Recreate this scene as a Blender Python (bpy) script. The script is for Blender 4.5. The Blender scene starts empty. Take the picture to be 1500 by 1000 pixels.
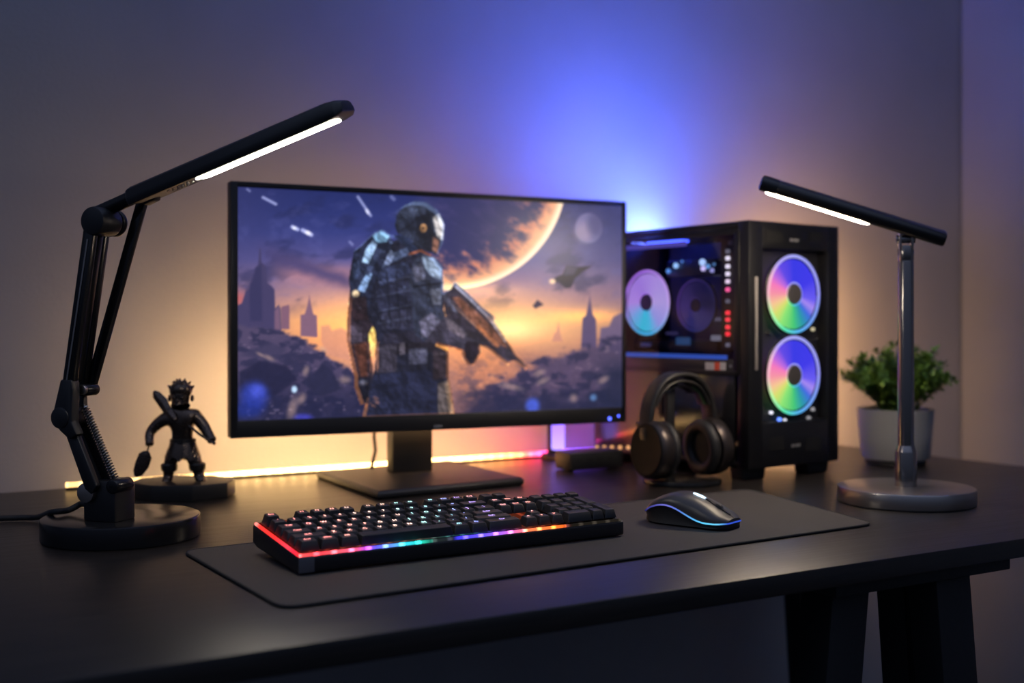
import bpy, bmesh, math, random
import numpy as np
from mathutils import Matrix, Vector, Euler

random.seed(7)
R = math.radians
F = 1730.0            # focal length in pixels of the 1500 px wide frame
H = 0.26              # camera height above the desk top
TH = R(31)            # yaw between camera axis and the wall normal
DZ = 0.74             # desk top height
CT, ST = math.cos(TH), math.sin(TH)
col = bpy.context.scene.collection
sc = bpy.context.scene

# ------------------------------------------------------------------ frames
def W(X, Y, z=0.0):
    """camera-plan metres (right, ahead, above desk) -> world"""
    return Vector((CT * X + ST * Y, -ST * X + CT * Y, DZ + z))

def UNW(x, y):
    return CT * x - ST * y, ST * x + CT * y

def G(px, py, z=0.0):
    """plan position of the point of height z above the desk seen at a photo pixel"""
    Y = (H - z) * F / (py - 475.0)
    return (px - 750.0) / F * Y, Y

class Frame:
    """vertical frame standing on the desk: local x along angle ang of the plan"""
    def __init__(self, X0, Y0, ang):
        self.X0, self.Y0, self.a = X0, Y0, R(ang)
        self.c, self.s = math.cos(self.a), math.sin(self.a)
    def loc(self, z=0.0):
        return W(self.X0, self.Y0, z)
    def rot(self):
        return self.a - TH
    def _out(self, k, m, Y):
        dx, dy = k * Y - self.X0, Y - self.Y0
        return dx * self.c + dy * self.s, -dx * self.s + dy * self.c, H + m * Y
    def aty(self, px, py, yl=0.0):
        k, m = (px - 750) / F, -(py - 475) / F
        Y = (yl - self.X0 * self.s + self.Y0 * self.c) / (self.c - k * self.s)
        return self._out(k, m, Y)
    def atx(self, px, py, xl=0.0):
        k, m = (px - 750) / F, -(py - 475) / F
        Y = (xl + self.X0 * self.c + self.Y0 * self.s) / (k * self.c + self.s)
        return self._out(k, m, Y)
    def atz(self, px, py, z=0.0):
        k, m = (px - 750) / F, -(py - 475) / F
        return self._out(k, m, (z - H) / m)

# ------------------------------------------------------------------ mesh builder
class MB:
    def __init__(self):
        self.v, self.f, self.m = [], [], []
        self.M = Matrix.Identity(4)
        self.mi = 0
    def add(self, vs, fs, M=None):
        o = len(self.v)
        T = self.M @ M if M is not None else self.M
        self.v += [tuple(T @ Vector(p)) for p in vs]
        self.f += [tuple(i + o for i in q) for q in fs]
        self.m += [self.mi] * len(fs)
        return self
    def box(self, c, s, rot=None, top=(1, 1)):
        x, y, z = s[0] / 2, s[1] / 2, s[2] / 2
        tx, ty = x * top[0], y * top[1]
        vs = [(-x, -y, -z), (x, -y, -z), (x, y, -z), (-x, y, -z), (-tx, -ty, z), (tx, -ty, z), (tx, ty, z), (-tx, ty, z)]
        M = Matrix.Translation(c)
        if rot is not None:
            M = M @ (rot.to_4x4() if isinstance(rot, Matrix) else Euler(rot).to_matrix().to_4x4())
        return self.add(vs, [(3, 2, 1, 0), (4, 5, 6, 7), (0, 1, 5, 4), (1, 2, 6, 5), (2, 3, 7, 6), (3, 0, 4, 7)], M)
    def prism(self, poly, a, b, axis='z'):
        """polygon extruded from a to b; axis z: poly in xy, axis y: poly in xz, axis x: poly in yz"""
        n = len(poly)
        def P(p, t):
            return (p[0], p[1], t) if axis == 'z' else (p[0], t, p[1]) if axis == 'y' else (t, p[0], p[1])
        vs = [P(p, a) for p in poly] + [P(p, b) for p in poly]
        fs = [tuple(range(n - 1, -1, -1)), tuple(range(n, 2 * n))] + [(i, (i + 1) % n, n + (i + 1) % n, n + i) for i in range(n)]
        return self.add(vs, fs)
    def loft(self, rings, cap=True, closed=True):
        n = len(rings[0])
        vs = [p for r in rings for p in r]
        fs = []
        for k in range(len(rings) - 1):
            for i in range(n if closed else n - 1):
                j = (i + 1) % n
                fs.append((k * n + i, k * n + j, (k + 1) * n + j, (k + 1) * n + i))
        if cap:
            fs.append(tuple(range(n - 1, -1, -1)))
            fs.append(tuple((len(rings) - 1) * n + i for i in range(n)))
        return self.add(vs, fs)
    def lathe(self, prof, n=48, M=None, cap=True):
        """profile of (radius, height) about local z"""
        vs, fs = [], []
        for r, h in prof:
            for i in range(n):
                a = 2 * math.pi * i / n
                vs.append((r * math.cos(a), r * math.sin(a), h))
        for k in range(len(prof) - 1):
            for i in range(n):
                j = (i + 1) % n
                fs.append((k * n + i, k * n + j, (k + 1) * n + j, (k + 1) * n + i))
        if cap:
            fs.append(tuple(range(n - 1, -1, -1)))
            fs.append(tuple((len(prof) - 1) * n + i for i in range(n)))
        return self.add(vs, fs, M)
    def cyl(self, p, q, r, r2=None, n=24, bev=0.0):
        p, q = Vector(p), Vector(q)
        d = q - p
        L = d.length
        M = Matrix.Translation(p) @ d.to_track_quat('Z', 'Y').to_matrix().to_4x4()
        r2 = r if r2 is None else r2
        if bev:
            prof = [(r - bev, 0), (r - bev * .3, bev * .3), (r, bev), (r2, L - bev), (r2 - bev * .3, L - bev * .3), (r2 - bev, L)]
        else:
            prof = [(r, 0), (r2, L)]
        return self.lathe(prof, n, M)
    def tube(self, pts, r, n=10, closed=False):
        pts = [Vector(p) for p in pts]
        rs = r if isinstance(r, (list, tuple)) else [r] * len(pts)
        rings, up = [], None
        N = len(pts)
        for i, p in enumerate(pts):
            a = pts[(i - 1) % N] if (i or closed) else p
            b = pts[(i + 1) % N] if (i < N - 1 or closed) else p
            d = (b - a).normalized()
            if up is None:
                up = d.orthogonal().normalized()
            up = (up - d * up.dot(d)).normalized()
            w = d.cross(up)
            rings.append([tuple(p + (up * math.cos(t) + w * math.sin(t)) * rs[i]) for t in [2 * math.pi * k / n for k in range(n)]])
        if closed:
            rings.append(rings[0])
        return self.loft(rings, cap=not closed)
    def ball(self, c, r, n=16, m=10, M=None):
        s = r if isinstance(r, (tuple, list)) else (r, r, r)
        prof = [(math.sin(math.pi * k / m), -math.cos(math.pi * k / m)) for k in range(m + 1)]
        prof[0] = (0.02, -1); prof[-1] = (0.02, 1)
        T = Matrix.Translation(c) @ (M if M is not None else Matrix.Identity(4)) @ Matrix.Diagonal((s[0], s[1], s[2], 1))
        return self.lathe(prof, n, T)
    def build(self, name, mat, parent=None, bevel=0.0, seg=2, smooth=42, loc=None, rot=None, origin=None, sub=0):
        me = bpy.data.meshes.new(name)
        vs = self.v
        if origin is not None:
            o = Vector(origin)
            vs = [tuple(Vector(p) - o) for p in vs]
        me.from_pydata(vs, [], self.f)
        for x in (mat if isinstance(mat, (list, tuple)) else [mat]):
            me.materials.append(x)
        if any(self.m):
            me.polygons.foreach_set('material_index', self.m)
        bm = bmesh.new()
        bm.from_mesh(me)
        bmesh.ops.recalc_face_normals(bm, faces=bm.faces)
        if bevel:
            ed = [e for e in bm.edges if len(e.link_faces) == 2 and e.calc_face_angle(0) > R(32)]
            bmesh.ops.bevel(bm, geom=ed, offset=bevel, segments=seg, profile=.5, affect='EDGES', clamp_overlap=True)
        if sub:
            bmesh.ops.subdivide_edges(bm, edges=bm.edges, cuts=sub, use_grid_fill=True)
        bm.to_mesh(me)
        bm.free()
        if smooth:
            me.shade_smooth()
            me.set_sharp_from_angle(angle=R(smooth))
        o = bpy.data.objects.new(name, me)
        col.objects.link(o)
        if parent is not None:
            o.parent = parent
        if origin is not None:
            o.location = origin
        if loc is not None:
            o.location = loc
        if rot is not None:
            o.rotation_euler = rot
        return o

def tag(o, label=None, cat=None, group=None, kind=None):
    if label: o['label'] = label
    if cat: o['category'] = cat
    if group: o['group'] = group
    if kind: o['kind'] = kind
    return o

def thing(name, label, cat, loc, rotz=0.0, group=None):
    o = bpy.data.objects.new(name, None)
    o.empty_display_size = .05
    col.objects.link(o)
    o.location = loc
    o.rotation_euler = (0, 0, rotz)
    return tag(o, label, cat, group)

# ------------------------------------------------------------------ materials
def lin(c):
    c = np.asarray(c, float) / 255.0
    return np.where(c <= .04045, c / 12.92, ((c + .055) / 1.055) ** 2.4)

def L3(*c):
    return tuple(float(x) for x in lin(c)) + (1.0,)

def mat(name, base, rough=.5, metal=0.0, spec=.5, noise=0.0, nscale=200.0, bump=0.0, coat=0.0, aniso=0.0):
    m = bpy.data.materials.new(name)
    m.use_nodes = True
    nt = m.node_tree
    b = nt.nodes['Principled BSDF']
    b.inputs['Base Color'].default_value = (*base, 1)
    b.inputs['Roughness'].default_value = rough
    b.inputs['Metallic'].default_value = metal
    b.inputs['Specular IOR Level'].default_value = spec
    b.inputs['Coat Weight'].default_value = coat
    if aniso:
        b.inputs['Anisotropic'].default_value = aniso
    tc = nt.nodes.new('ShaderNodeTexCoord')
    n = nt.nodes.new('ShaderNodeTexNoise')
    n.inputs['Scale'].default_value = nscale
    n.inputs['Detail'].default_value = 3
    nt.links.new(tc.outputs['Object'], n.inputs['Vector'])
    mr = nt.nodes.new('ShaderNodeMapRange')
    mr.inputs['To Min'].default_value = max(0.02, rough - .06 - noise)
    mr.inputs['To Max'].default_value = min(1, rough + .06 + noise)
    nt.links.new(n.outputs['Fac'], mr.inputs['Value'])
    nt.links.new(mr.outputs['Result'], b.inputs['Roughness'])
    if bump:
        bp = nt.nodes.new('ShaderNodeBump')
        bp.inputs['Strength'].default_value = bump
        bp.inputs['Distance'].default_value = .001
        nt.links.new(n.outputs['Fac'], bp.inputs['Height'])
        nt.links.new(bp.outputs['Normal'], b.inputs['Normal'])
    return m

def glow(name, c, s):
    m = bpy.data.materials.new(name)
    m.use_nodes = True
    nt = m.node_tree
    nt.nodes.remove(nt.nodes['Principled BSDF'])
    e = nt.nodes.new('ShaderNodeEmission')
    e.inputs['Color'].default_value = (*c, 1)
    e.inputs['Strength'].default_value = s
    nt.links.new(e.outputs[0], nt.nodes['Material Output'].inputs[0])
    return m

def ramp_node(nt, stops, interp='LINEAR'):
    r = nt.nodes.new('ShaderNodeValToRGB')
    r.color_ramp.interpolation = interp
    el = r.color_ramp.elements
    while len(el) < len(stops):
        el.new(1.0)
    for e, (p, c) in zip(el, stops):
        e.position = p
        e.color = (*c, 1)
    return r

def glow_ramp(name, axis, lo, hi, stops, s, dots=0.0, dotamp=0.0, base=None):
    """light strip: emission colour runs along one object axis, with the single diodes showing as brighter spots"""
    m = bpy.data.materials.new(name)
    m.use_nodes = True
    nt = m.node_tree
    nt.nodes.remove(nt.nodes['Principled BSDF'])
    tc = nt.nodes.new('ShaderNodeTexCoord')
    sx = nt.nodes.new('ShaderNodeSeparateXYZ')
    nt.links.new(tc.outputs['Object'], sx.inputs[0])
    mr = nt.nodes.new('ShaderNodeMapRange')
    mr.inputs['From Min'].default_value = lo
    mr.inputs['From Max'].default_value = hi
    nt.links.new(sx.outputs[axis], mr.inputs['Value'])
    r = ramp_node(nt, stops)
    nt.links.new(mr.outputs[0], r.inputs[0])
    e = nt.nodes.new('ShaderNodeEmission')
    e.inputs['Strength'].default_value = s
    if dots:
        mu = nt.nodes.new('ShaderNodeMath'); mu.operation = 'MULTIPLY'
        mu.inputs[1].default_value = 2 * math.pi / dots
        nt.links.new(sx.outputs[axis], mu.inputs[0])
        co = nt.nodes.new('ShaderNodeMath'); co.operation = 'COSINE'
        nt.links.new(mu.outputs[0], co.inputs[0])
        m2 = nt.nodes.new('ShaderNodeMapRange')
        m2.inputs['From Min'].default_value = .2
        m2.inputs['From Max'].default_value = 1
        m2.inputs['To Min'].default_value = s
        m2.inputs['To Max'].default_value = s * (1 + dotamp)
        nt.links.new(co.outputs[0], m2.inputs['Value'])
        nt.links.new(m2.outputs[0], e.inputs['Strength'])
    nt.links.new(r.outputs[0], e.inputs['Color'])
    nt.links.new(e.outputs[0], nt.nodes['Material Output'].inputs[0])
    return m

def wall_mat(name, c):
    m = mat(name, c, .85, 0, .2)
    nt = m.node_tree
    b = nt.nodes['Principled BSDF']
    tc = nt.nodes['Texture Coordinate'] if 'Texture Coordinate' in nt.nodes else nt.nodes.new('ShaderNodeTexCoord')
    n1 = nt.nodes.new('ShaderNodeTexNoise'); n1.inputs['Scale'].default_value = 3.5; n1.inputs['Detail'].default_value = 4
    n2 = nt.nodes.new('ShaderNodeTexNoise'); n2.inputs['Scale'].default_value = 140; n2.inputs['Detail'].default_value = 5
    for n in (n1, n2):
        nt.links.new(tc.outputs['Object'], n.inputs['Vector'])
    r = ramp_node(nt, [(.3, tuple(x * .93 for x in c)), (.7, tuple(x * 1.05 for x in c))])
    nt.links.new(n1.outputs['Fac'], r.inputs[0])
    nt.links.new(r.outputs[0], b.inputs['Base Color'])
    bp = nt.nodes.new('ShaderNodeBump'); bp.inputs['Strength'].default_value = .25; bp.inputs['Distance'].default_value = .002
    nt.links.new(n2.outputs['Fac'], bp.inputs['Height'])
    nt.links.new(bp.outputs['Normal'], b.inputs['Normal'])
    return m

def wood_mat(name, dark, light, rough):
    m = bpy.data.materials.new(name)
    m.use_nodes = True
    nt = m.node_tree
    b = nt.nodes['Principled BSDF']
    tc = nt.nodes.new('ShaderNodeTexCoord')
    mp = nt.nodes.new('ShaderNodeMapping')
    mp.inputs['Scale'].default_value = (2.2, 60, 60)
    nt.links.new(tc.outputs['Object'], mp.inputs['Vector'])
    n = nt.nodes.new('ShaderNodeTexNoise'); n.inputs['Scale'].default_value = 3; n.inputs['Detail'].default_value = 6; n.inputs['Distortion'].default_value = .6
    nt.links.new(mp.outputs[0], n.inputs['Vector'])
    r = ramp_node(nt, [(.3, dark), (.72, light)])
    nt.links.new(n.outputs['Fac'], r.inputs[0])
    nt.links.new(r.outputs[0], b.inputs['Base Color'])
    mr = nt.nodes.new('ShaderNodeMapRange')
    mr.inputs['To Min'].default_value = rough - .09
    mr.inputs['To Max'].default_value = rough + .1
    nt.links.new(n.outputs['Fac'], mr.inputs['Value'])
    nt.links.new(mr.outputs[0], b.inputs['Roughness'])
    bp = nt.nodes.new('ShaderNodeBump'); bp.inputs['Strength'].default_value = .22; bp.inputs['Distance'].default_value = .0008
    nt.links.new(n.outputs['Fac'], bp.inputs['Height'])
    nt.links.new(bp.outputs['Normal'], b.inputs['Normal'])
    b.inputs['Specular IOR Level'].default_value = .65
    return m

def smooth_mat(*a, **k):
    return mat(*a, nscale=12.0, **k)

M = {
    'wall': wall_mat('painted_plaster', (.40, .40, .42)),
    'floor': wood_mat('floor_boards', (.03, .028, .027), (.06, .055, .05), .5),
    'desk': wood_mat('black_brown_veneer', (.007, .006, .005), (.020, .014, .010), .35),
    'trestle': mat('black_lacquer', (.006, .006, .007), .6, bump=.1),
    'black': smooth_mat('matt_black_metal', (.012, .012, .013), .42, .0, .5),
    'black_gloss': smooth_mat('satin_black_steel', (.03, .03, .031), .22, .7, .6),
    'anod': mat('black_anodised_aluminium', (.045, .043, .042), .34, .8, .5),
    'rubber': mat('black_rubber', (.010, .010, .010), .7),
    'plastic': mat('black_plastic', (.012, .012, .014), .45, bump=.05, nscale=900),
    'keycap': mat('charcoal_keycap', (.017, .017, .018), .45, bump=.08, nscale=1500),
    'gunmetal': mat('brushed_gunmetal', (.46, .42, .38), .30, 1.0, .5, nscale=500),
    'post_metal': mat('polished_post_metal', (.40, .36, .33), .16, 1.0, nscale=30),
    'steel': mat('polished_steel', (.42, .40, .38), .22, 1.0),
    'mat_cloth': mat('woven_mat_cloth', (.050, .042, .037), .72, noise=.05, nscale=1400, bump=.5),
    'glossy_panel': mat('gloss_black_panel', (.012, .012, .014), .16, 0, 1.0),
    'bronze': mat('dark_cast_bronze', (.10, .075, .06), .26, .85, .5, bump=.3, nscale=260),
    'plinth': mat('black_stone', (.014, .012, .011), .42),
    'headband': mat('soft_black_leather', (.014, .013, .013), .5, bump=.25, nscale=900),
    'cup_metal': mat('dark_bronze_metal', (.075, .062, .058), .34, .8),
    'pot': mat('pale_ceramic', (.30, .30, .30), .55, bump=.1, nscale=60),
    'soil': mat('dark_soil', (.02, .014, .01), .95, bump=.8, nscale=150),
    'stem': mat('green_stem', (.08, .12, .03), .6),
    'lamp_white': glow('warm_white_led_panel', (1.0, .90, .76), 30.0),
    'lamp_white_r': glow('warm_white_led_bar', (1.0, .80, .58), 100.0),
}
# ================================================================== the room
WALLY, CORX = 1.985, 2.52
def structure(name, mb, m, **k):
    o = mb.build(name, m, **k)
    o['kind'] = 'structure'
    return o
mb = MB(); mb.box((.26, WALLY + .06, 1.35), (4.64, .12, 2.7))
structure('wall_back', mb, M['wall'])
mb = MB(); mb.box((CORX + .06, .45, 1.35), (.12, 3.06, 2.7))
structure('wall_right', mb, M['wall'])
mb = MB(); mb.box((.26, .45, -.03), (4.64, 3.1, .06))
structure('floor', mb, M['floor'])
mb = MB(); mb.box((.26, WALLY - .007, .04), (4.5, .014, .08))
structure('baseboard_back', mb, M['trestle'], bevel=.003)

# ================================================================== desk
DX0, DX1, DY0, DY1 = -.06, 1.92, .911, 1.97
desk = thing('desk', 'long black-brown wooden desk on splayed black trestle legs carrying the whole setup', 'desk', ((DX0 + DX1) / 2, (DY0 + DY1) / 2, 0))
dl = desk.location
mb = MB(); mb.box(((DX0 + DX1) / 2 - dl.x, (DY0 + DY1) / 2 - dl.y, DZ - .01175), (DX1 - DX0, DY1 - DY0, .0235))
mb.build('tabletop', M['desk'], desk, bevel=.0022)
mb = MB(); mb.box((1.125 - dl.x, 1.0 - dl.y, DZ - .0235 - .009), (.30, .14, .018))
mb.build('trestle_rail', M['trestle'], desk, bevel=.002)
def leg(xt, yt, xb, yb, w, d):
    mb = MB()
    z1, z0 = DZ - .0410, 0.0
    def ring(x, y, z):
        return [(x - w / 2 - dl.x, y - d / 2 - dl.y, z), (x + w / 2 - dl.x, y - d / 2 - dl.y, z), (x + w / 2 - dl.x, y + d / 2 - dl.y, z), (x - w / 2 - dl.x, y + d / 2 - dl.y, z)]
    mb.loft([ring(xb, yb, z0), ring(xt, yt, z1)])
    return mb.build('leg', M['trestle'], desk, bevel=.003)
leg(1.032, .985, .955, .985, .060, .05)
leg(1.185, .965, 1.262, .965, .062, .045)
leg(1.212, 1.035, 1.275, 1.035, .072, .045)
leg(1.735, 1.76, 1.79, 1.76, .07, .05)
mb = MB(); mb.box((1.735 - dl.x, 1.72 - dl.y, DZ - .0235 - .009), (.16, .30, .018))
mb.build('trestle_rail', M['trestle'], desk, bevel=.002)
leg(.03, 1.0, -.02, 1.0, .06, .05)
leg(.03, 1.80, -.02, 1.80, .06, .05)
mb = MB(); mb.box((.03 - dl.x, 1.4 - dl.y, DZ - .0235 - .009), (.09, .95, .018))
mb.build('trestle_rail', M['trestle'], desk, bevel=.002)

# ================================================================== desk mat
mp = [G(268, 806, .003), G(414, 889, .003), G(1280, 766, .003), G(1096, 716, .003)]
mw = [W(*p) for p in mp]
mc = sum(mw, Vector()) / 4
def rounded(poly, r, n=6):
    out = []
    N = len(poly)
    for i in range(N):
        p, a, b = Vector(poly[i]), Vector(poly[i - 1]), Vector(poly[(i + 1) % N])
        u, v = (a - p).normalized(), (b - p).normalized()
        for k in range(n + 1):
            t = k / n
            q = (p + u * r) * (1 - t) ** 2 + p * 2 * t * (1 - t) + (p + v * r) * t ** 2
            out.append((q.x, q.y))
    return out
mb = MB(); mb.prism(rounded([((p - mc).x, (p - mc).y) for p in mw], .022), 0, .003)
dm = mb.build('desk_mat', M['mat_cloth'], None, bevel=.0008, loc=(mc.x, mc.y, DZ))
mb = MB()
e = rounded([((p - mc).x, (p - mc).y) for p in mw], .022)
mb.tube([(x, y, .0019) for x, y in e], .0017, 8, closed=True)
mb.build('stitched_edge', M['rubber'], dm)
tag(dm, 'wide dark grey cloth desk mat lying under the keyboard and mouse', 'desk mat')

# ================================================================== wall light strip
y_s = 1.952
warm = (1.0, .60, .22)
def sc3(c, k): return tuple(x * k for x in c)
stops = [(0, sc3(warm, .22)), (.06, sc3(warm, .3)), (.13, sc3(warm, .4)), (.22, sc3(warm, 1.0)), (.48, sc3((1, .58, .20), 1.0)), (.565, (1, .34, .08)),
         (.605, (1, .06, .05)), (.645, (.75, .03, .25)), (.675, (.22, .10, .95)), (.705, (.16, .05, .6)), (.735, (.05, .012, .12)), (.78, (.10, .05, .02)), (1, (.08, .04, .015))]
SX0, SX1 = .355, 1.76
m_strip = glow_ramp('addressable_led_strip', 0, 0, SX1 - SX0, stops, 9, dots=.022, dotamp=.6)
mb = MB(); mb.box(((SX1 - SX0) / 2, 0, .002), (SX1 - SX0, .012, .004))
st = mb.build('light_strip', M['black'], None, loc=(SX0, y_s, DZ))
mb = MB(); mb.tube([(t * (SX1 - SX0), 0, .0075) for t in np.linspace(0, 1, 60)], .0042, 10)
mb.build('led_diffuser', m_strip, st)
tag(st, 'glowing light strip along the desk back edge turning from warm yellow to red and blue', 'light strip')

# ------------------------------------------------------------------ light bars (upright, behind monitor and tower)
def light_bar(label, loc, h, r, stops, s, rz=0.0, wings=False):
    t = thing('light_bar', label, 'light bar', loc, rz, None)
    mb = MB(); mb.lathe([(.030, 0), (.032, .002), (.032, .008), (.030, .010)], 32)
    mb.build('base', M['black'], t)
    mb = MB(); mb.box((0, -r * .55, .010 + h / 2), (r * 2.0, r * .5, h))
    if wings:
        for q in (-1, 1): mb.box((q * r * .93, .15 * r, .010 + h / 2), (r * .14, r * 1.8, h))
    mb.build('housing', M['black'], t, bevel=.002)
    mb = MB(); mb.box((0, r * .2, .014 + h / 2), (r * 1.5, r * .9, h - .008))
    mb.build('light_tube', glow_ramp('rgb_bar_light', 2, 0, h, stops, s), t, bevel=.003)
    return t
BACK = 88.0
# ================================================================== monitor
Yl = 1.81
mon = Frame((337 - 750) / F * Yl, Yl, 26.0)
xr, _, _ = mon.aty(916, 400)
MWID = xr
zt = mon.aty(337, 265)[2]
zb = mon.aty(339, 642)[2]
MH = zt - zb
base_c = W(-.156, 1.961)
# monitor root stands at the foot's centre; local frame turned with the screen
root = thing('monitor', 'large flat black monitor showing an armoured soldier under a glowing planet', 'monitor', base_c, mon.rot())
inv = Matrix.Rotation(-mon.rot(), 4, 'Z') @ Matrix.Translation(-base_c)
o0 = inv @ mon.loc(0)            # lower left front corner of the panel in root space
def ms(x, y, z): return (o0.x + x, o0.y + y, z)
mb = MB(); mb.box(ms(MWID / 2, .011, zb + MH / 2), (MWID, .018, MH))
mb.box(ms(MWID / 2, .026, zb + MH / 2), (MWID * .62, .02, MH * .62))
mb.build('housing', M['plastic'], root, bevel=.002)
# raised bezel round the screen
bl, br_, bt, bb = .0115, .0075, .0085, .0265
mb = MB()
mb.box(ms(bl / 2, -.0005, zb + MH / 2), (bl, .006, MH))
mb.box(ms(MWID - br_ / 2, -.0005, zb + MH / 2), (br_, .006, MH))
mb.box(ms(MWID / 2, -.0005, zt - bt / 2), (MWID - bl - br_, .006, bt))
mb.box(ms(MWID / 2, -.0005, zb + bb / 2), (MWID - bl - br_, .006, bb))
bez = mb.build('bezel', M['plastic'], root, bevel=.0008)
# small emblem and the two blue status lights on the lower bezel
lx, _, lz = mon.aty(642, 624.5, -.004)
mb = MB()
for k, (dx, wd, ht) in enumerate([(-.0062, .0032, .0042), (-.002, .0038, .0052), (.0024, .0034, .0042), (.006, .0024, .0036)]):
    mb.box(ms(lx + dx, -.0037, lz), (wd, .0008, ht))
mb.build('emblem', mat('pale_print', (.34, .34, .35), .5), bez, bevel=.0004)
m_bl = glow('blue_status_light', (.08, .12, 1.0), 4.0)
for px, py, rr in ((893, 613, .0030), (906, 609, .0020)):
    lx, _, lz = mon.aty(px, py, -.0036)
    mb = MB(); mb.cyl(ms(lx, -.0034, lz), ms(lx, -.0046, lz), rr, n=14)
    mb.build('status_light', m_bl, bez)
# backlight strip stuck along the lower rear edge, facing the wall
mb = MB()
bkst = [(0, (1, .60, .27)), (.55, (1, .58, .24)), (.72, (1, .36, .10)), (.86, (.8, .10, .12)), (1, (.35, .06, .45))]
mb.box((0, 0, 0), (MWID * .94, .003, .022))
m_bk = glow_ramp('backlight_strip', 0, -MWID * .47, MWID * .47, bkst, BACK)
bks = mb.build('backlight_strip', m_bk, root, loc=ms(MWID / 2, .0215, zb + .035))
mb = MB(); mb.box((0, 0, 0), (.024, .003, MH * .5))
bls = [(0, (.05, .03, .5)), (.4, (.05, .07, 1)), (1, (.08, .15, 1))]
mb.build('backlight_strip', glow_ramp('added_blue_backlight', 2, -MH * .25, MH * .25, bls, 15.0), root, loc=ms(MWID - .03, .0215, zb + MH * .70))  # unseen blue strip added to widen the blue glow on the wall
# added unseen blue module behind the screen, washing the wall above the tower
aim = Vector((.80, .45, .36)).normalized()
qa = (Matrix.Rotation(-mon.rot(), 3, 'Z') @ aim).to_track_quat('Y', 'Z')
mloc = Vector(ms(MWID - .03, .052, zt - .030))
mb = MB(); mb.box((0, -.006, 0), (.066, .010, .040))
mb.build('added_wall_light', M['black'], root, bevel=.002, loc=mloc, rot=qa.to_euler())
mb = MB(); mb.box((0, .0005, 0), (.060, .003, .034))
mb.build('added_wall_glow', glow('added_blue_wall_glow', (.075, .125, 1), 36.0), root, loc=mloc, rot=qa.to_euler())
mb = MB(); mb.cyl(ms(MWID - .045, .018, zt - .030), tuple(mloc - Vector((.004, .008, 0))), .005, n=12)
mb.build('added_light_arm', M['black'], root)
# stand
neck = inv @ W(*[(600 - 750) / F * 1.992, 1.992])
mb = MB(); mb.box((neck.x, neck.y, .118), (.072, .030, .212))
mb.build('stand_neck', M['plastic'], root, bevel=.003)
bp_ = [G(463, 700), G(553, 732), G(768, 710)]
bw = [inv @ W(*p) for p in bp_]
bk = bw[0] + bw[2] - bw[1]
quad = [bw[1], bw[2], bk, bw[0]]
ctr = sum(quad, Vector()) / 4
def qring(s, z): return [tuple(Vector((ctr.x + (p.x - ctr.x) * s, ctr.y + (p.y - ctr.y) * s, z))) for p in quad]
mb = MB(); mb.loft([qring(.975, 0), qring(1, .002), qring(1, .009), qring(.965, .0125)])
mb.build('stand_base', M['plastic'], root, bevel=.0015)
# cable hanging behind the neck
cpts = [inv @ W((px - 750) / F * 2.01, 2.01, H - (py - 475) / F * 2.01) for px, py in ((549, 618), (548, 640), (550, 660), (546, 678), (544, 688))]
cpts[-1].z = max(.0145, cpts[-1].z)
mb = MB(); mb.tube(cpts, .0032, 8)
mb.build('cable', M['rubber'], root)

# ------------------------------------------------------------------ the picture on the screen
SW, SH = MWID - bl - br_, MH - bt - bb
NX, NY = 440, 250
us = np.linspace(0, 1, NX); vs_ = np.linspace(0, 1, NY)
U, V = np.meshgrid(us, vs_)
lxs, lzs = bl + U * SW, zb + bb + V * SH
cX = mon.X0 + lxs * mon.c; cY = mon.Y0 + lxs * mon.s
PX = 750 + F * cX / cY
PY = 475 - F * (lzs - H) / cY
rng = np.random.default_rng(5)
def vnoise(x, y, seed):
    g = np.random.default_rng(seed).random((64, 64))
    xi, yi = np.floor(x).astype(int), np.floor(y).astype(int)
    fx, fy = x - xi, y - yi
    fx, fy = fx * fx * (3 - 2 * fx), fy * fy * (3 - 2 * fy)
    a, b = g[yi % 64, xi % 64], g[yi % 64, (xi + 1) % 64]
    c, d = g[(yi + 1) % 64, xi % 64], g[(yi + 1) % 64, (xi + 1) % 64]
    return (a * (1 - fx) + b * fx) * (1 - fy) + (c * (1 - fx) + d * fx) * fy
def fbm(x, y, seed, o=4):
    s, a, t = 0, .5, 0
    for k in range(o):
        s = s + a * vnoise(x * 2 ** k, y * 2 ** k, seed + k); t += a; a *= .55
    return s / t
IMG = np.zeros((NY, NX, 3))
def sst(x, a, b):
    t = np.clip((x - a) / (b - a), 0, 1)
    return t * t * (3 - 2 * t)
def blend(mask, c):
    global IMG
    c = np.asarray(c, float)
    IMG = IMG * (1 - mask[..., None]) + c * mask[..., None]
def addl(mask, c):
    global IMG
    IMG = IMG + mask[..., None] * np.asarray(c, float)
def polysd(pts, x=None, y=None):
    x = PX if x is None else x; y = PY if y is None else y
    d = np.full(x.shape, 1e9); inside = np.zeros(x.shape, bool)
    n = len(pts)
    for i in range(n):
        x1, y1 = pts[i]; x2, y2 = pts[(i + 1) % n]
        ex, ey = x2 - x1, y2 - y1
        t = np.clip(((x - x1) * ex + (y - y1) * ey) / (ex * ex + ey * ey + 1e-9), 0, 1)
        d = np.minimum(d, np.hypot(x - x1 - t * ex, y - y1 - t * ey))
        if y1 != y2:
            cr = ((y1 > y) != (y2 > y)) & (x < (x2 - x1) * (y - y1) / (y2 - y1) + x1)
            inside ^= cr
    return np.where(inside, d, -d)
def poly(pts, c, s=.8, al=1.0):
    blend(sst(polysd(pts), -s, s) * al, c)
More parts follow.
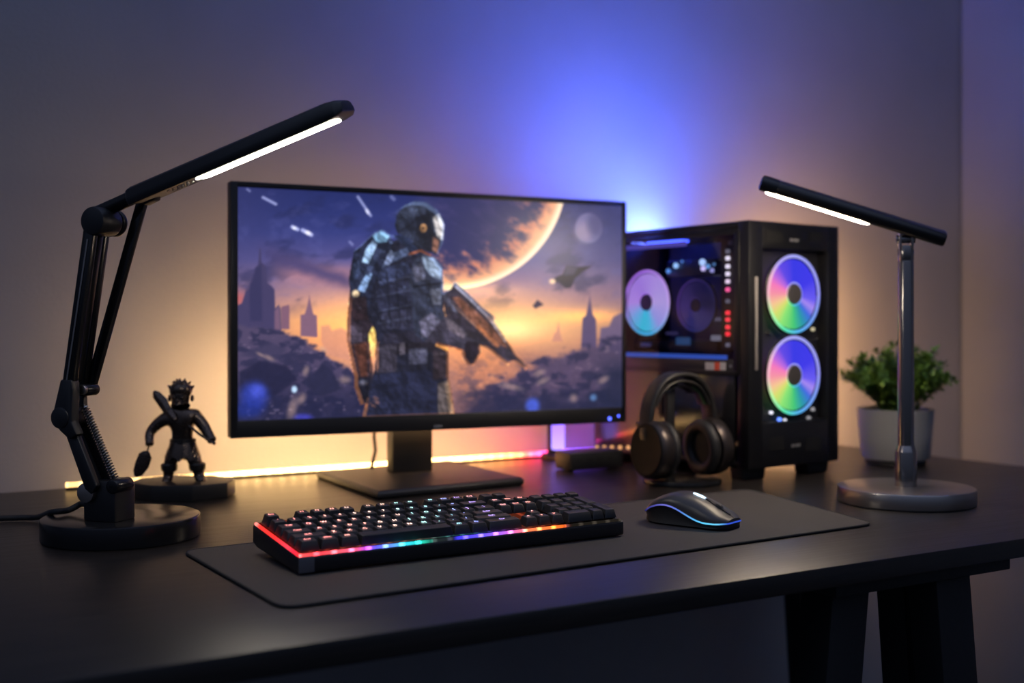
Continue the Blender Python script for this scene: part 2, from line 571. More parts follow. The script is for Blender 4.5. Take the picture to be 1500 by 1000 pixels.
def line(pts, w, c, s=.8, al=1.0):
    d = np.full(PX.shape, 1e9)
    for (x1, y1), (x2, y2) in zip(pts[:-1], pts[1:]):
        ex, ey = x2 - x1, y2 - y1
        t = np.clip(((PX - x1) * ex + (PY - y1) * ey) / (ex * ex + ey * ey + 1e-9), 0, 1)
        d = np.minimum(d, np.hypot(PX - x1 - t * ex, PY - y1 - t * ey))
    blend((1 - sst(d, w - s, w + s)) * al, c)
def ell(cx, cy, rx, ry, c, soft=.15, al=1.0, rot=0.0):
    a = R(rot); dx, dy = PX - cx, PY - cy
    q = np.hypot((dx * math.cos(a) + dy * math.sin(a)) / rx, (-dx * math.sin(a) + dy * math.cos(a)) / ry)
    blend((1 - sst(q, 1 - soft, 1 + soft)) * al, c)
def gauss(cx, cy, rx, ry, c, al=1.0):
    addl(np.exp(-(((PX - cx) / rx) ** 2 + ((PY - cy) / ry) ** 2)) * al, c)
def c8(*a): return np.asarray(a, float)

# sky
ys = [265, 300, 340, 380, 410, 440, 470, 500, 540, 625]
cs = np.array([(32, 40, 92), (38, 46, 102), (50, 57, 118), (84, 80, 136), (140, 112, 140), (196, 142, 132), (228, 160, 110), (205, 140, 105), (150, 110, 110), (70, 62, 90)], float)
for ch in range(3):
    IMG[..., ch] = np.interp(PY, ys, cs[:, ch])
n1 = fbm(PX / 46, PY / 26 + PX / 140, 11)
n2 = fbm(PX / 20, PY / 12, 23)
side = sst(np.abs(PX - 630), 120, 330)
blend(side * .45 * (1 - sst(PY, 430, 560)), (62, 60, 104))
blend(sst(n1, .5, .72) * .55 * (1 - sst(PY, 430, 470)), (34, 38, 78))
blend(sst(n2, .52, .8) * .22 * (1 - sst(PY, 420, 460)), (90, 92, 156))
# pink cloud bank and its dark streak on the left
blend(np.exp(-((PY - (395 + .12 * (PX - 400) + 10 * (n2 - .5))) / 16) ** 2) * sst(PX, 385, 440) * (1 - sst(PX, 500, 560)) * .7, (206, 140, 140))
blend(np.exp(-((PY - (372 + .38 * (PX - 400) + 16 * (n1 - .5))) / 13) ** 2) * sst(PX, 360, 420) * (1 - sst(PX, 500, 545)) * .9, (72, 64, 108))
blend(np.exp(-((PY - 438) / 12) ** 2) * (1 - sst(PX, 345, 372)) * .8, (196, 92, 92))
# glow of the low sun
gauss(545, 490, 95, 46, (95, 50, 0))
gauss(545, 500, 34, 40, (60, 40, 20))
gauss(750, 478, 80, 26, (70, 62, 30))
gauss(742, 480, 36, 18, (50, 56, 50))
gauss(690, 520, 60, 40, (50, 24, 0))
gauss(860, 462, 60, 10, (90, 55, 0))
blend(np.exp(-((PY - 462) / 26) ** 2) * (np.exp(-((PX - 520) / 60) ** 2) + np.exp(-((PX - 735) / 75) ** 2)) * .55, (255, 190, 122))
blend(np.exp(-((PY - 530) / 34) ** 2) * np.exp(-((PX - 710) / 50) ** 2) * .6, (240, 150, 92))
# planet
dx, dy = PX - 660, PY - 254
rr = np.hypot(dx, dy)
ang = np.arctan2(dy, dx)
disc = (1 - sst(rr, 169, 171.5)) * sst(PX, 585, 650)
lit = np.clip((rr - 60) / 110, 0, 1)
dirn = np.clip(np.cos(ang - 1.05), 0, 1) ** .6
n3 = fbm(PX / 17 + 3, PY / 11 - PX / 30, 41, 5)
blend(disc, (44, 46, 92))
blend(disc * sst(n3, .45, .8) * .5, (74, 66, 112))
warmth = disc * sst(lit + (n3 - .5) * .9, .52, .98) * np.clip(dirn + .15, 0, 1)
blend(warmth * .85, (226, 138, 106))
blend(disc * sst(rr + (n3 - .5) * 16, 140, 166) * dirn * .9, (250, 186, 138))
blend(disc * sst(rr, 158, 168) * np.clip(dirn + .1, 0, 1), (255, 232, 200))
blend(disc * (1 - sst(PX, 640, 690)) * .5 * sst(PY, 380, 420), (230, 170, 130))
gauss(690, 425, 70, 12, (70, 50, 20))
# second planet
ell(862, 334, 20, 22, (104, 100, 150), .06)
ell(855, 340, 13, 14, (150, 132, 160), .6, .7)
ell(872, 328, 12, 18, (58, 58, 108), .6, .7)
# meteors
for (x1, y1, x2, y2, w, a) in ((385, 289, 404, 299, 1.8, .8), (524, 288, 543, 316, 1.6, .8), (428, 332, 436, 336, 2.4, .95), (443, 337, 456, 344, 2.6, .95), (362, 277, 366, 280, 1.2, .6), (512, 354, 516, 358, 1.6, .5), (573, 288, 577, 292, 2.4, .4)):
    line([(x1, y1), (x2, y2)], w, (176, 182, 235), 1.6, a)
ell(451, 341, 4.5, 2.6, (248, 244, 255), .6, .9, 25)
ell(431, 334, 3, 2, (238, 240, 255), .6, .9, 20)
ell(538, 310, 2, 4.5, (225, 225, 255), .6, .9, -30)
# ships
shp = [(806, 414), (815, 405), (824, 402), (829, 389), (846, 391), (868, 389), (852, 399), (842, 408), (836, 421), (828, 422), (818, 413)]
poly(shp, (30, 28, 50), 1.0)
poly([(829, 390), (846, 392), (840, 402), (826, 403)], (66, 64, 96), 1.5, .8)
ell(809, 412, 4.5, 3.6, (255, 214, 176), .5)
poly([(780, 448), (787, 439), (796, 446), (788, 450), (784, 452)], (58, 46, 70), 1.2)
# far city
poly([(470, 500), (470, 478), (482, 476), (486, 484), (500, 480), (520, 492), (530, 505), (520, 530), (480, 520)], (196, 134, 118), 2.5, .7)
city = [(346, 520), (346, 448), (354, 444), (360, 426), (365, 424), (366, 414), (372, 412), (374, 392), (378, 388), (380, 364), (381.5, 364), (383, 384), (390, 390), (391, 414), (398, 419), (402, 424), (403, 452), (408, 446), (411, 452), (412, 484), (396, 500)]
poly(city, (64, 58, 94), 1.2)
poly([(365, 424), (374, 392), (383, 386), (384, 470), (366, 470)], (50, 48, 84), 2.0, .8)
poly([(402, 455), (409, 448), (411, 488), (402, 490)], (118, 88, 112), 1.5, .9)
poly([(412, 482), (412, 449), (423, 446), (424, 450), (424, 482)], (122, 88, 108), 1.0)
poly([(440, 492), (440, 461), (446, 460), (450, 448), (453, 432), (456, 448), (459, 460), (464, 462), (465, 494)], (124, 92, 114), 1.0)
# right towers
poly([(808, 500), (812, 488), (815, 486), (818, 472), (820, 486), (824, 500)], (196, 132, 118), 1.5, .8)
poly([(851, 510), (853, 466), (858, 462), (861, 448), (864, 432), (866, 448), (868, 460), (873, 468), (874, 510)], (86, 72, 106), 1.1)
poly([(876, 510), (880, 480), (892, 478), (898, 464), (913, 456), (913, 520)], (92, 80, 116), 2.0, .9)
# haze and land
n4 = fbm(PX / 15, PY / 9, 61, 5)
n5 = fbm(PX / 7, PY / 5, 71, 4)
lh = np.interp(PX, [340, 390, 430, 470, 520, 560], [470, 480, 490, 512, 548, 590])
land = sst(PY + (n4 - .5) * 16, lh - 2, lh + 5) * (1 - sst(PX, 545, 575))
blend(land, (76, 66, 96))
blend(land * sst(n4, .45, .6), (48, 46, 76))
blend(land * sst(PY, 530, 600) * .75, (30, 32, 62))
blend(land * sst(n5, .68, .82) * .5, (130, 112, 140))
rh = np.interp(PX, [640, 700, 760, 800, 850, 915], [600, 566, 545, 520, 506, 490])
mid = sst(PY, 500, 560) * sst(PX, 640, 690)
blend(mid * .6, (178, 112, 92))
blend(mid * sst(n4, .42, .62) * .8, (110, 82, 92))
blend(mid * sst(n5, .62, .75) * .4, (222, 150, 110))
rl = sst(PY + (n4 - .5) * 26, rh - 3, rh + 8) * sst(PX, 690, 740)
blend(rl * .9, (70, 60, 92))
blend(rl * sst(n4, .46, .6) * .9, (44, 42, 72))
blend(rl * sst(n5, .66, .8) * .6, (150, 122, 140))
blend(sst(PY + (n4 - .5) * 30, 560, 592) * sst(PX, 660, 700) * .85, (34, 36, 66))
blend(sst(PX + (n4 - .5) * 30, 850, 900) * sst(PY, 500, 560) * .8, (28, 34, 62))
blend(sst(PY, 575, 612) * sst(n5, .62, .8) * .5, (110, 100, 130))
# rocks, glints and blue lamps on the ground
poly([(440, 560), (462, 545), (472, 532), (488, 545), (500, 570), (470, 580)], (40, 40, 68), 2)
poly([(350, 545), (380, 528), (420, 535), (436, 556), (400, 580), (352, 575)], (34, 34, 62), 3, .9)
poly([(352, 520), (395, 500), (420, 512), (402, 530)], (58, 54, 84), 3, .8)
ell(372, 580, 20, 20, (44, 62, 170), .5, .8)
ell(377, 572, 10, 9, (78, 92, 214), .7, .7)
ell(362, 600, 22, 12, (30, 46, 130), .6, .7)
ell(444, 612, 13, 6, (66, 66, 184), .6, .8)
ell(431, 570, 4, 5, (186, 216, 248), .5)
ell(780, 594, 10, 11, (70, 92, 206), .45, .9)
ell(869, 582, 4.5, 4.5, (96, 140, 196), .6, .8)
for x, y, w, h, a in ((394, 524, 8, 3, 25), (381, 519, 6, 2, 30), (473, 511, 6, 3, 30), (448, 543, 4, 7, 20), (428, 598, 6, 16, 15), (442, 584, 5, 8, 30), (505, 556, 8, 5, 0), (748, 566, 16, 4, 12), (790, 546, 8, 4, -20), (884, 556, 8, 4, -30), (840, 583, 5, 6, 0), (795, 558, 9, 4, -25)):
    ell(x, y, w, h, (196, 160, 146), .8, .5, a)
# ------ soldier seen from behind, turned right
BEFORE = IMG.copy()
DK, MD, LT = (30, 31, 46), (52, 55, 76), (120, 136, 168)
armL = [(513, 420), (508, 470), (508, 500), (516, 538), (523, 569), (528, 590), (545, 590), (546, 540), (541, 500), (548, 468), (540, 430)]
poly(armL, (44, 36, 46), .9)
poly([(512, 476), (510, 500), (517, 503), (530, 500), (530, 480)], (66, 58, 72), 1.2)
poly([(518, 505), (528, 552), (538, 552), (538, 500)], (112, 60, 40), 3, .6)
poly([(519, 552), (543, 552), (544, 590), (528, 592), (519, 565)], (24, 24, 36), 1)
ell(532, 560, 6, 4, (120, 120, 140), .6, .6)
torso = [(592, 345), (578, 352), (560, 360), (540, 375), (524, 410), (530, 450), (545, 474), (551, 500), (549, 540), (543, 560), (531, 608), (531, 622), (664, 622), (666, 606), (661, 570), (657, 552), (657, 518), (641, 502), (648, 470), (650, 440), (648, 405), (646, 388), (632, 376), (620, 366)]
poly(torso, DK, .9)
# legs and coat
poly([(548, 548), (640, 540), (640, 622), (532, 622)], (34, 37, 60), 2, .9)
poly([(641, 562), (657, 556), (665, 607), (660, 622), (642, 622)], (92, 82, 82), 1.2, .9)
poly([(652, 562), (657, 558), (665, 607), (660, 620)], (176, 142, 116), 1.5, .7)
# back armour plates
for pts, c, a in (
    ([(556, 378), (596, 362), (600, 372), (560, 392)], (70, 82, 112), .8),
    ([(552, 395), (598, 382), (602, 400), (556, 420)], (44, 50, 76), .9),
    ([(552, 424), (602, 408), (606, 446), (556, 456)], (38, 40, 60), .9),
    ([(556, 460), (610, 450), (612, 480), (560, 484)], (48, 48, 68), .8),
    ([(562, 488), (616, 484), (618, 502), (560, 504)], (38, 36, 50), .9),
    ([(562, 372), (572, 366), (578, 374), (570, 388), (562, 386)], (128, 142, 180), .9),
    ([(574, 345), (594, 343), (612, 364), (626, 372), (608, 374), (588, 356)], (34, 42, 66), .9)):
    poly(pts, c, 1.4, a)
for x in (566, 580, 592):
    line([(x, 398), (x + 6, 478)], 1.0, (24, 25, 38), .8, .9)
for y in (410, 430, 452, 470):
    line([(553, y + 4), (604, y - 6)], .8, (84, 90, 118), .8, .5)
# belt
poly([(550, 504), (641, 500), (643, 516), (549, 520)], (30, 27, 36), 1)
for x0, x1, y0, y1, c in ((551, 581, 506, 546, (54, 50, 64)), (585, 593, 503, 520, (78, 72, 84)), (599, 626, 511, 534, (66, 66, 86)), (634, 657, 514, 556, (46, 38, 46))):
    poly([(x0, y0), (x1, y0 - 2), (x1, y1 - 2), (x0, y1)], c, 1.2)
    line([(x0 + 1, y0 + 5), (x1 - 1, y0 + 3)], .9, tuple(v + 34 for v in c), .8, .7)
line([(640, 505), (655, 512)], 2, (255, 170, 84), 1.5, .8)
# backpack
poly([(518, 368), (528, 360), (548, 341), (560, 336), (572, 345), (576, 356), (560, 390), (544, 425), (540, 462), (514, 454), (511, 409)], (34, 38, 58), .9)
poly([(546, 345), (558, 338), (570, 345), (566, 354), (552, 356)], (112, 152, 186), 1.2)
poly([(536, 364), (546, 352), (552, 358), (540, 386), (530, 384)], (148, 178, 216), 1.2, .95)
poly([(530, 412), (540, 396), (545, 402), (534, 428), (523, 425)], (128, 158, 204), 1.2, .9)
poly([(553, 362), (560, 366), (540, 404), (534, 400)], (52, 60, 88), 1.2)
poly([(516, 388), (526, 380), (528, 400), (518, 412)], (52, 62, 92), 1.4, .9)
ell(521, 430, 5, 5, (255, 222, 176), .45, .95)
poly([(512, 436), (536, 434), (540, 468), (520, 470), (510, 456)], (44, 32, 38), 1.5, .9)
# gap between arm and body
poly([(540, 488), (546, 478), (550, 486), (550, 500), (544, 507), (540, 500)], (255, 208, 112), 1.2)
# head
helm = [(578, 331), (581, 314), (592, 301), (607, 295), (624, 297), (640, 308), (648, 322), (650, 336), (648, 356), (640, 372), (628, 369), (612, 362), (598, 348), (582, 342)]
poly(helm, (36, 40, 56), .9)
ell(604, 308, 20, 8, (66, 74, 98), .9, .7, -18)
poly([(610, 318), (628, 318), (634, 332), (636, 352), (640, 372), (620, 364), (610, 346)], (26, 28, 40), 1.4, .9)
poly([(634, 318), (643, 313), (650, 330), (648, 352), (640, 346), (636, 330)], (186, 180, 180), 1.4, .95)
poly([(634, 346), (643, 352), (641, 372), (633, 366)], (126, 86, 72), 1.4, .9)
ell(620, 334, 5, 6, (196, 142, 90), .3, .9)
ell(620, 334, 2.6, 3.4, (84, 62, 54), .4, .9)
line([(583, 340), (600, 330), (612, 318), (630, 314)], 1.2, (22, 24, 36), .8, .9)
line([(600, 372), (616, 367), (630, 374)], 1.6, (178, 96, 60), 1.2, .8)
# rifle
rif = [(648, 428), (660, 424), (666, 413), (674, 420), (686, 430), (706, 450), (722, 462), (724, 472), (735, 488), (750, 510), (756, 520), (774, 537), (770, 541), (750, 527), (744, 534), (730, 524), (716, 512), (704, 505), (690, 492), (680, 484), (668, 474), (652, 460)]
poly(rif, (50, 44, 58), .9)
poly([(662, 436), (672, 434), (700, 458), (736, 494), (744, 510), (726, 502), (690, 472)], (124, 76, 58), 2, .85)
line([(668, 420), (690, 440), (718, 468), (740, 500)], 1.3, (186, 170, 176), .9, .8)
line([(656, 440), (684, 466), (720, 498)], 1.2, (160, 118, 100), 1, .7)
line([(650, 432), (668, 456)], 2.5, (84, 86, 108), 1.5, .9)
line([(700, 478), (728, 506)], 3, (206, 120, 70), 2, .6)
ell(719, 466, 5, 4, (170, 130, 120), .6, .7)
# near arm
poly([(606, 380), (622, 372), (638, 378), (648, 394), (649, 420), (645, 440), (652, 462), (650, 480), (640, 494), (622, 500), (608, 490), (604, 470), (604, 440), (598, 416)], (44, 48, 66), 1)
poly([(618, 376), (634, 378), (647, 394), (646, 410), (632, 404), (622, 392)], (132, 148, 172), 1.6, .9)
poly([(604, 392), (618, 384), (624, 408), (608, 414)], (74, 74, 92), 1.6, .9)
line([(606, 420), (648, 414)], 1.6, (20, 22, 34), 1)
poly([(630, 424), (646, 422), (646, 446), (634, 446)], (104, 106, 124), 2, .8)
poly([(614, 470), (632, 458), (646, 470), (638, 492), (618, 494)], (104, 100, 124), 2.2, .9)
fore = [(622, 500), (640, 476), (654, 462), (668, 472), (690, 492), (702, 500), (704, 516), (694, 534), (684, 534), (677, 524), (676, 514), (650, 506)]
poly(fore, (56, 52, 68), 1)
poly([(652, 464), (666, 472), (684, 490), (678, 496), (656, 482)], (112, 100, 112), 2, .8)
poly([(682, 498), (700, 502), (703, 516), (694, 534), (684, 534), (678, 520)], (34, 28, 40), 1.2)
line([(640, 502), (676, 513)], 1.2, (196, 110, 66), 1, .6)
# armour relief: small plates, seams, cool rim light from the sky and warm rim light from the sun
FIG = sst(np.abs(IMG - BEFORE).sum(-1), 4, 26)
gs_ = 15.0
gx, gy = PX / gs_ + .35 * fbm(PX / 9, PY / 9, 131, 2), PY / (gs_ * 1.25)
jr = np.random.default_rng(77)
J1, J2, JV = jr.random((160, 160)), jr.random((160, 160)), jr.random((160, 160))
best = np.full(PX.shape, 9.0); second = np.full(PX.shape, 9.0); val = np.zeros(PX.shape)
for oy in (-1, 0, 1):
    for ox in (-1, 0, 1):
        ix, iy = np.floor(gx).astype(int) + ox, np.floor(gy).astype(int) + oy
        d_ = np.maximum(np.abs(gx - ix - .2 - .6 * J1[iy, ix]), np.abs(gy - iy - .2 - .6 * J2[iy, ix]))
        nb_ = d_ < best
        second = np.where(nb_, best, np.minimum(second, d_))
        val = np.where(nb_, JV[iy, ix], val)
        best = np.where(nb_, d_, best)
seam_m = 1 - sst(second - best, .02, .16)
IMG = IMG * (1 + FIG[..., None] * (.26 * (val - .5))[..., None])
IMG = IMG * (1 - FIG[..., None] * .16 * seam_m[..., None])
gyF, gxF = np.gradient(FIG)
lumF = IMG.mean(-1)
dyl, dxl = np.gradient(fbm(PX / 13, PY / 13, 151, 4))
relief = np.clip((dxl * .7 - (-dyl) * .7) * 26, -1, 1)
IMG = IMG * (1 + FIG[..., None] * .22 * relief[..., None])
def shifted(a, dy_, dx_): return np.roll(np.roll(a, dy_, 0), dx_, 1)
cool = np.clip(FIG - shifted(FIG, -4, -3), 0, 1)
warmr = np.clip(FIG - shifted(FIG, 1, 4), 0, 1)
cool = cool * (1 - sst(PY, 420, 500))
warmr = warmr * sst(PY, 415, 470)
addl(cool * .8, (52, 64, 86))
addl(warmr * .7, (120, 66, 26))
warm2 = np.clip(FIG - shifted(FIG, 0, -3), 0, 1) * sst(PY, 440, 490)
addl(warm2 * .55, (110, 60, 24))
glint = FIG * sst(fbm(PX / 3.2, PY / 3.2, 171, 3), .74, .86) * (1 - sst(PY, 440, 560))
addl(glint * .6, (70, 84, 104))
# fine grain so that the plates do not read as flat fills
grain = (fbm(PX / 4, PY / 4, 91, 3) - .5)
IMG = IMG * (1 + ((.05 + .22 * FIG + .16 * sst(PY, 500, 560) * (1 - FIG)) * grain)[..., None])
IMG = np.clip(IMG, 4, 255)
LIN = lin(IMG)
LIN = LIN * 1.0
vs3 = np.stack([o0.x + lxs, np.full_like(lxs, o0.y - .0006), lzs], -1).reshape(-1, 3)
me = bpy.data.meshes.new('screen')
idx = np.arange(NX * NY).reshape(NY, NX)
quads = np.stack([idx[:-1, :-1], idx[:-1, 1:], idx[1:, 1:], idx[1:, :-1]], -1).reshape(-1, 4)
me.vertices.add(len(vs3)); me.vertices.foreach_set('co', vs3.ravel().astype(np.float32))
me.loops.add(quads.size); me.loops.foreach_set('vertex_index', quads.ravel().astype(np.int32))
me.polygons.add(len(quads)); me.polygons.foreach_set('loop_start', np.arange(0, quads.size, 4, dtype=np.int32))
me.update(calc_edges=True)
at = me.color_attributes.new('picture', 'FLOAT_COLOR', 'POINT')
at.data.foreach_set('color', np.concatenate([LIN.reshape(-1, 3), np.ones((NX * NY, 1))], 1).ravel().astype(np.float32))
m_scr = bpy.data.materials.new('lit_display')
m_scr.use_nodes = True
nt = m_scr.node_tree
b = nt.nodes['Principled BSDF']
b.inputs['Base Color'].default_value = (.01, .01, .012, 1)
b.inputs['Roughness'].default_value = .35
a = nt.nodes.new('ShaderNodeAttribute'); a.attribute_name = 'picture'
nt.links.new(a.outputs['Color'], b.inputs['Emission Color'])
b.inputs['Emission Strength'].default_value = 1.2
me.materials.append(m_scr)
scr = bpy.data.objects.new('screen', me)
col.objects.link(scr); scr.parent = root
scr['label'] = 'lit screen picture of a soldier, ringed by ruins and a planet'
# ================================================================== keyboard
MT = .003
KX, KY = G(437, 843, MT)
KW, KD = .4195, .132
kb = thing('keyboard', 'black full-size mechanical keyboard with rainbow light line along its front edge', 'keyboard', W(KX, KY, MT), R(32.6) - TH)
zf, zb_ = .0195, .0355
ka = math.atan2(zb_ - zf, KD)
mb = MB()
prof = [(0, .0015), (-.0015, .004), (-.0015, zf - .002), (.001, zf), (KD - .003, zb_ - .001), (KD, zb_ - .004), (KD, .014), (KD - .012, .010)]
def kring(x, s=1.0):
    return [(x, y, z) for y, z in prof]
mb.loft([kring(0), kring(KW)])
mb.build('case', M['plastic'], kb, bevel=.0012)
for x in (.03, KW - .03):
    mb = MB(); mb.box((x, KD - .018, .0055), (.03, .012, .011))
    mb.build('foot', M['rubber'], kb, bevel=.0008)
    mb = MB(); mb.box((x, .012, .0012), (.04, .008, .0024))
    mb.build('foot', M['rubber'], kb, bevel=.0008)
# right-hand and left-hand metal corner caps at the front
mb = MB(); mb.box((.0085, -.0012, .0105), (.017, .0022, .0165))
mb.build('corner_cap', mat('grey_corner_plastic', (.10, .10, .11), .5), kb, bevel=.0006)
# glowing plate below the keys
def topz(y): return zf + (zb_ - zf) * y / KD
kst = [(0, (1, .05, .03)), (.18, (1, .18, .10)), (.33, (.9, .5, .35)), (.42, (.25, .75, .7)), (.50, (.12, .6, .8)), (.56, (.12, .12, 1)), (.62, (.4, .1, .7)), (.68, (1, .22, .10)), (.77, (1, .12, .05)), (.80, (.03, .02, .02)), (1, (.0, .0, .0))]
m_plate = glow_ramp('key_backlight', 0, 0, KW, kst, .09, dots=.0182, dotamp=2.5)
mb = MB(); mb.loft([[(x, .011, topz(.011) - .001), (x, .011, topz(.011) + .0012), (x, KD - .006, topz(KD - .006) + .0012), (x, KD - .006, topz(KD - .006) - .001)] for x in np.linspace(.004, KW - .004, 40)])
mb.build('key_plate', m_plate, kb)
# light line: front edge and left edge
fst = [(0, (1, .10, .10)), (.05, (1, .05, .07)), (.10, (1, .10, .13)), (.155, (.95, .10, .22)), (.185, (.4, .06, .75)), (.21, (.12, .10, 1)), (.255, (.12, .30, 1)), (.30, (.03, .65, .8)), (.345, (.02, .5, .35)), (.375, (.012, .02, .018)),
       (.435, (.012, .012, .02)), (.45, (.05, .04, .9)), (.53, (.14, .09, 1)), (.585, (.40, .12, .9)), (.635, (.8, .15, .35)), (.67, (1, .20, .08)), (.76, (1, .18, .03)), (.785, (1, .15, .02)), (.80, (.04, .01, .01)), (.82, (.010, .008, .006)), (1, (.012, .010, .008))]
m_front = glow_ramp('front_light_line', 0, 0, KW, fst, 1.35, dots=.0198, dotamp=3.2)
mb = MB(); mb.tube([(x, .0012, zf + .0004) for x in np.linspace(.001, KW - .004, 80)], .0019, 8)
mb.build('light_line', m_front, kb)
m_side = glow_ramp('side_light_line', 1, 0, KD, [(0, (1, .03, .04)), (.1, (.85, .02, .05)), (.22, (1, .05, .08)), (.5, (1, .03, .03)), (.85, (1, .04, .03)), (.92, (1, .3, .25)), (1, (1, .05, .03))], 1.5)
mb = MB(); mb.tube([(.0014, y, topz(y) + .0004) for y in np.linspace(.001, KD - .006, 30)], .0019, 8)
mb.build('light_line', m_side, kb)
# keycaps
UN = .01825
KX0 = .0048
rows = []                                    # (row, start unit, width, legend)
def run(r, u, seq):
    for it in seq:
        if isinstance(it, (int, float)):
            u += it; continue
        t, w = it if isinstance(it, tuple) else (it, 1)
        rows.append((r, u, w, t)); u += w
run(5, 0, [('Esc', 1), 1, 'F1', 'F2', 'F3', 'F4', .5, 'F5', 'F6', 'F7', 'F8', .5, 'F9', 'F10', 'F11', 'F12', .25, ('', 1), ('', 1)])
run(4, 0, list('`1234567890-=') + [('Back', 2), .25, 'Ins', 'Hm', 'PU', .25, ('', 1), ('', 1), ('', 1), ('', 1)])
run(3, 0, [('Tab', 1.5)] + list('QWERTYUIOP[]') + [('\\', 1.5), .25, 'Del', 'End', 'PD', .25, ('', 1), ('', 1), ('', 1)])
run(2, 0, [('Caps', 1.75)] + list("ASDFGHJKL;'") + [('Enter', 2.25), 3.5, ('', 1), ('', 1), ('', 1)])
run(1, 0, [('Shift', 2.25)] + list('ZXCVBNM,./') + [('Shift', 2.75), 1.25, '^', 1.25, ('', 1), ('', 1), ('', 1)])
run(0, 0, [('Ctrl', 1.25), ('Win', 1.25), ('Alt', 1.25), ('', 6.25), ('Alt', 1.25), ('Fn', 1.25), ('Ctrl', 2.5), .25, '<', 'v', '>', .25, ('', 2), ('', 1)])
tall = [(3, 18.5 + 3), (1, 18.5 + 3)]        # plus and enter of the number pad
pitch_y = .0186
y00 = .0155
glyphs = {}
def glyph(t):
    if t in glyphs: return glyphs[t]
    cu = bpy.data.curves.new('legend_text', 'FONT')
    cu.body = t; cu.align_x = 'CENTER'; cu.align_y = 'CENTER'; cu.resolution_u = 2
    cu.size = .0072 if len(t) == 1 else .0052 if len(t) < 4 else .0046
    o = bpy.data.objects.new('legend_text', cu)
    me = o.to_mesh()
    vs = [tuple(v.co) for v in me.vertices]; fs = [tuple(p.vertices) for p in me.polygons]
    o.to_mesh_clear(); bpy.data.objects.remove(o); bpy.data.curves.remove(cu)
    glyphs[t] = (vs, fs)
    return glyphs[t]
def lcol(f):
    return tuple(float(np.interp(f, [p for p, _ in kst], [c[i] for _, c in kst])) * .75 + .25 for i in range(3))
lmats = [glow('key_legend_light_%s' % n, lcol(f), 4.8) for n, f in zip(('red', 'orange', 'amber', 'teal', 'cyan', 'blue', 'violet', 'coral', 'scarlet'), (.05, .2, .3, .42, .48, .55, .6, .67, .75))]
def lmat(f):
    return lmats[int(np.argmin([abs(f - g) for g in (.05, .2, .3, .42, .48, .55, .6, .67, .75)]))]
rotk = Matrix.Rotation(ka, 4, 'X')
nkey = 0
def keycap(r, u, w, t, dep=1.0, blank=False):
    global nkey
    gap = .0023
    x = KX0 + (u + w / 2) * UN
    yy = y00 + r * pitch_y + (pitch_y * .18 if r == 5 else 0) + (dep - 1) * pitch_y / 2
    hs = (.0098, .0092, .0090, .0094, .0104, .0112)[r]
    bw_, bd = w * UN - gap * .45, dep * pitch_y - gap * .45
    tw, td = bw_ - .0048, bd - .0056
    mb = MB()
    mb.M = rotk
    if r == 0 and w > 5: td = bd - .004
    def rr(a, b, z, rad, dz=0.0, oy=0.0):
        pts = rounded([(-a / 2, -b / 2), (a / 2, -b / 2), (a / 2, b / 2), (-a / 2, b / 2)], rad, 3)
        return [(p[0], p[1] + oy, z) for p in pts]
    z0 = .0022
    mb.loft([rr(bw_, bd, z0, .0012), rr(bw_ - .0004, bd - .0004, z0 + .001, .0012), rr(tw + .0005, td + .0005, z0 + hs - .0005, .0016, oy=.0004), rr(tw - .0008, td - .0008, z0 + hs, .0014, oy=.0004), rr(tw * .5, td * .5, z0 + hs - .0006, .001, oy=.0004)])
    mats = [M['keycap']]
    lab = None
    if t and t.strip():
        vs, fs = glyph(t)
        mb.mi = 1
        k = .55 if False else 1.0
        oy = td * .16
        mb.add([(a * k, b * k + oy, z0 + hs + .00008) for a, b, c in vs], fs)
        mats.append(lmat((x) / KW))
    o = mb.build('keycap', mats, kb, smooth=35, loc=(x, yy, topz(yy)))
    nkey += 1
    return o
for r, u, w, t in rows:
    keycap(r, u, w, t)
keycap(2.0 and 2, 21.5, 1, '', 2.0)
keycap(0, 21.5, 1, '', 2.0)

# ================================================================== mouse
m0 = Vector(G(948, 760, MT)); m1 = Vector(G(1072, 775, MT))
dirm = (m1 - m0).normalized()
perp = Vector((-dirm.y, dirm.x))
ML = .124
mctr = (m0 + m1) / 2 + perp * .027 + Vector((-.0135, -.022))
mroot = thing('computer_mouse', 'dark grey gaming mouse with a blue light line, standing on the desk mat', 'computer mouse', W(mctr.x, mctr.y, MT), math.atan2(dirm.y, dirm.x) - TH)
# local: x from tail (-) to nose (+); y to the far side
S = np.linspace(0, 1, 34)
def hw(s):  return float(np.interp(s, [0, .03, .1, .25, .45, .62, .8, .92, .97, 1], [.008, .017, .0255, .0315, .031, .0295, .0305, .0285, .0235, .013]))
def ht(s):  return float(np.interp(s, [0, .03, .1, .22, .36, .5, .65, .8, .92, .97, 1], [.013, .019, .0275, .0365, .0415, .0408, .0355, .0275, .0195, .016, .0125]))
def seam(s): return float(np.interp(s, [0, .05, .14, .26, .36, .46, .56, .66, .76, .86, 1], [.0125, .0155, .0215, .0262, .0268, .0235, .0175, .0120, .0090, .0085, .0090]))
def smooth1(f):
    def g(s):
        ss = [min(1, max(0, s + d)) for d in (-.04, -.02, 0, .02, .04)]
        return sum(f(q) for q in ss) / 5
    return g
hw_, ht_, seam_ = smooth1(hw), smooth1(ht), smooth1(seam)
NS = 26
shell, body, seam_pts_near, seam_pts_far = [], [], [], []
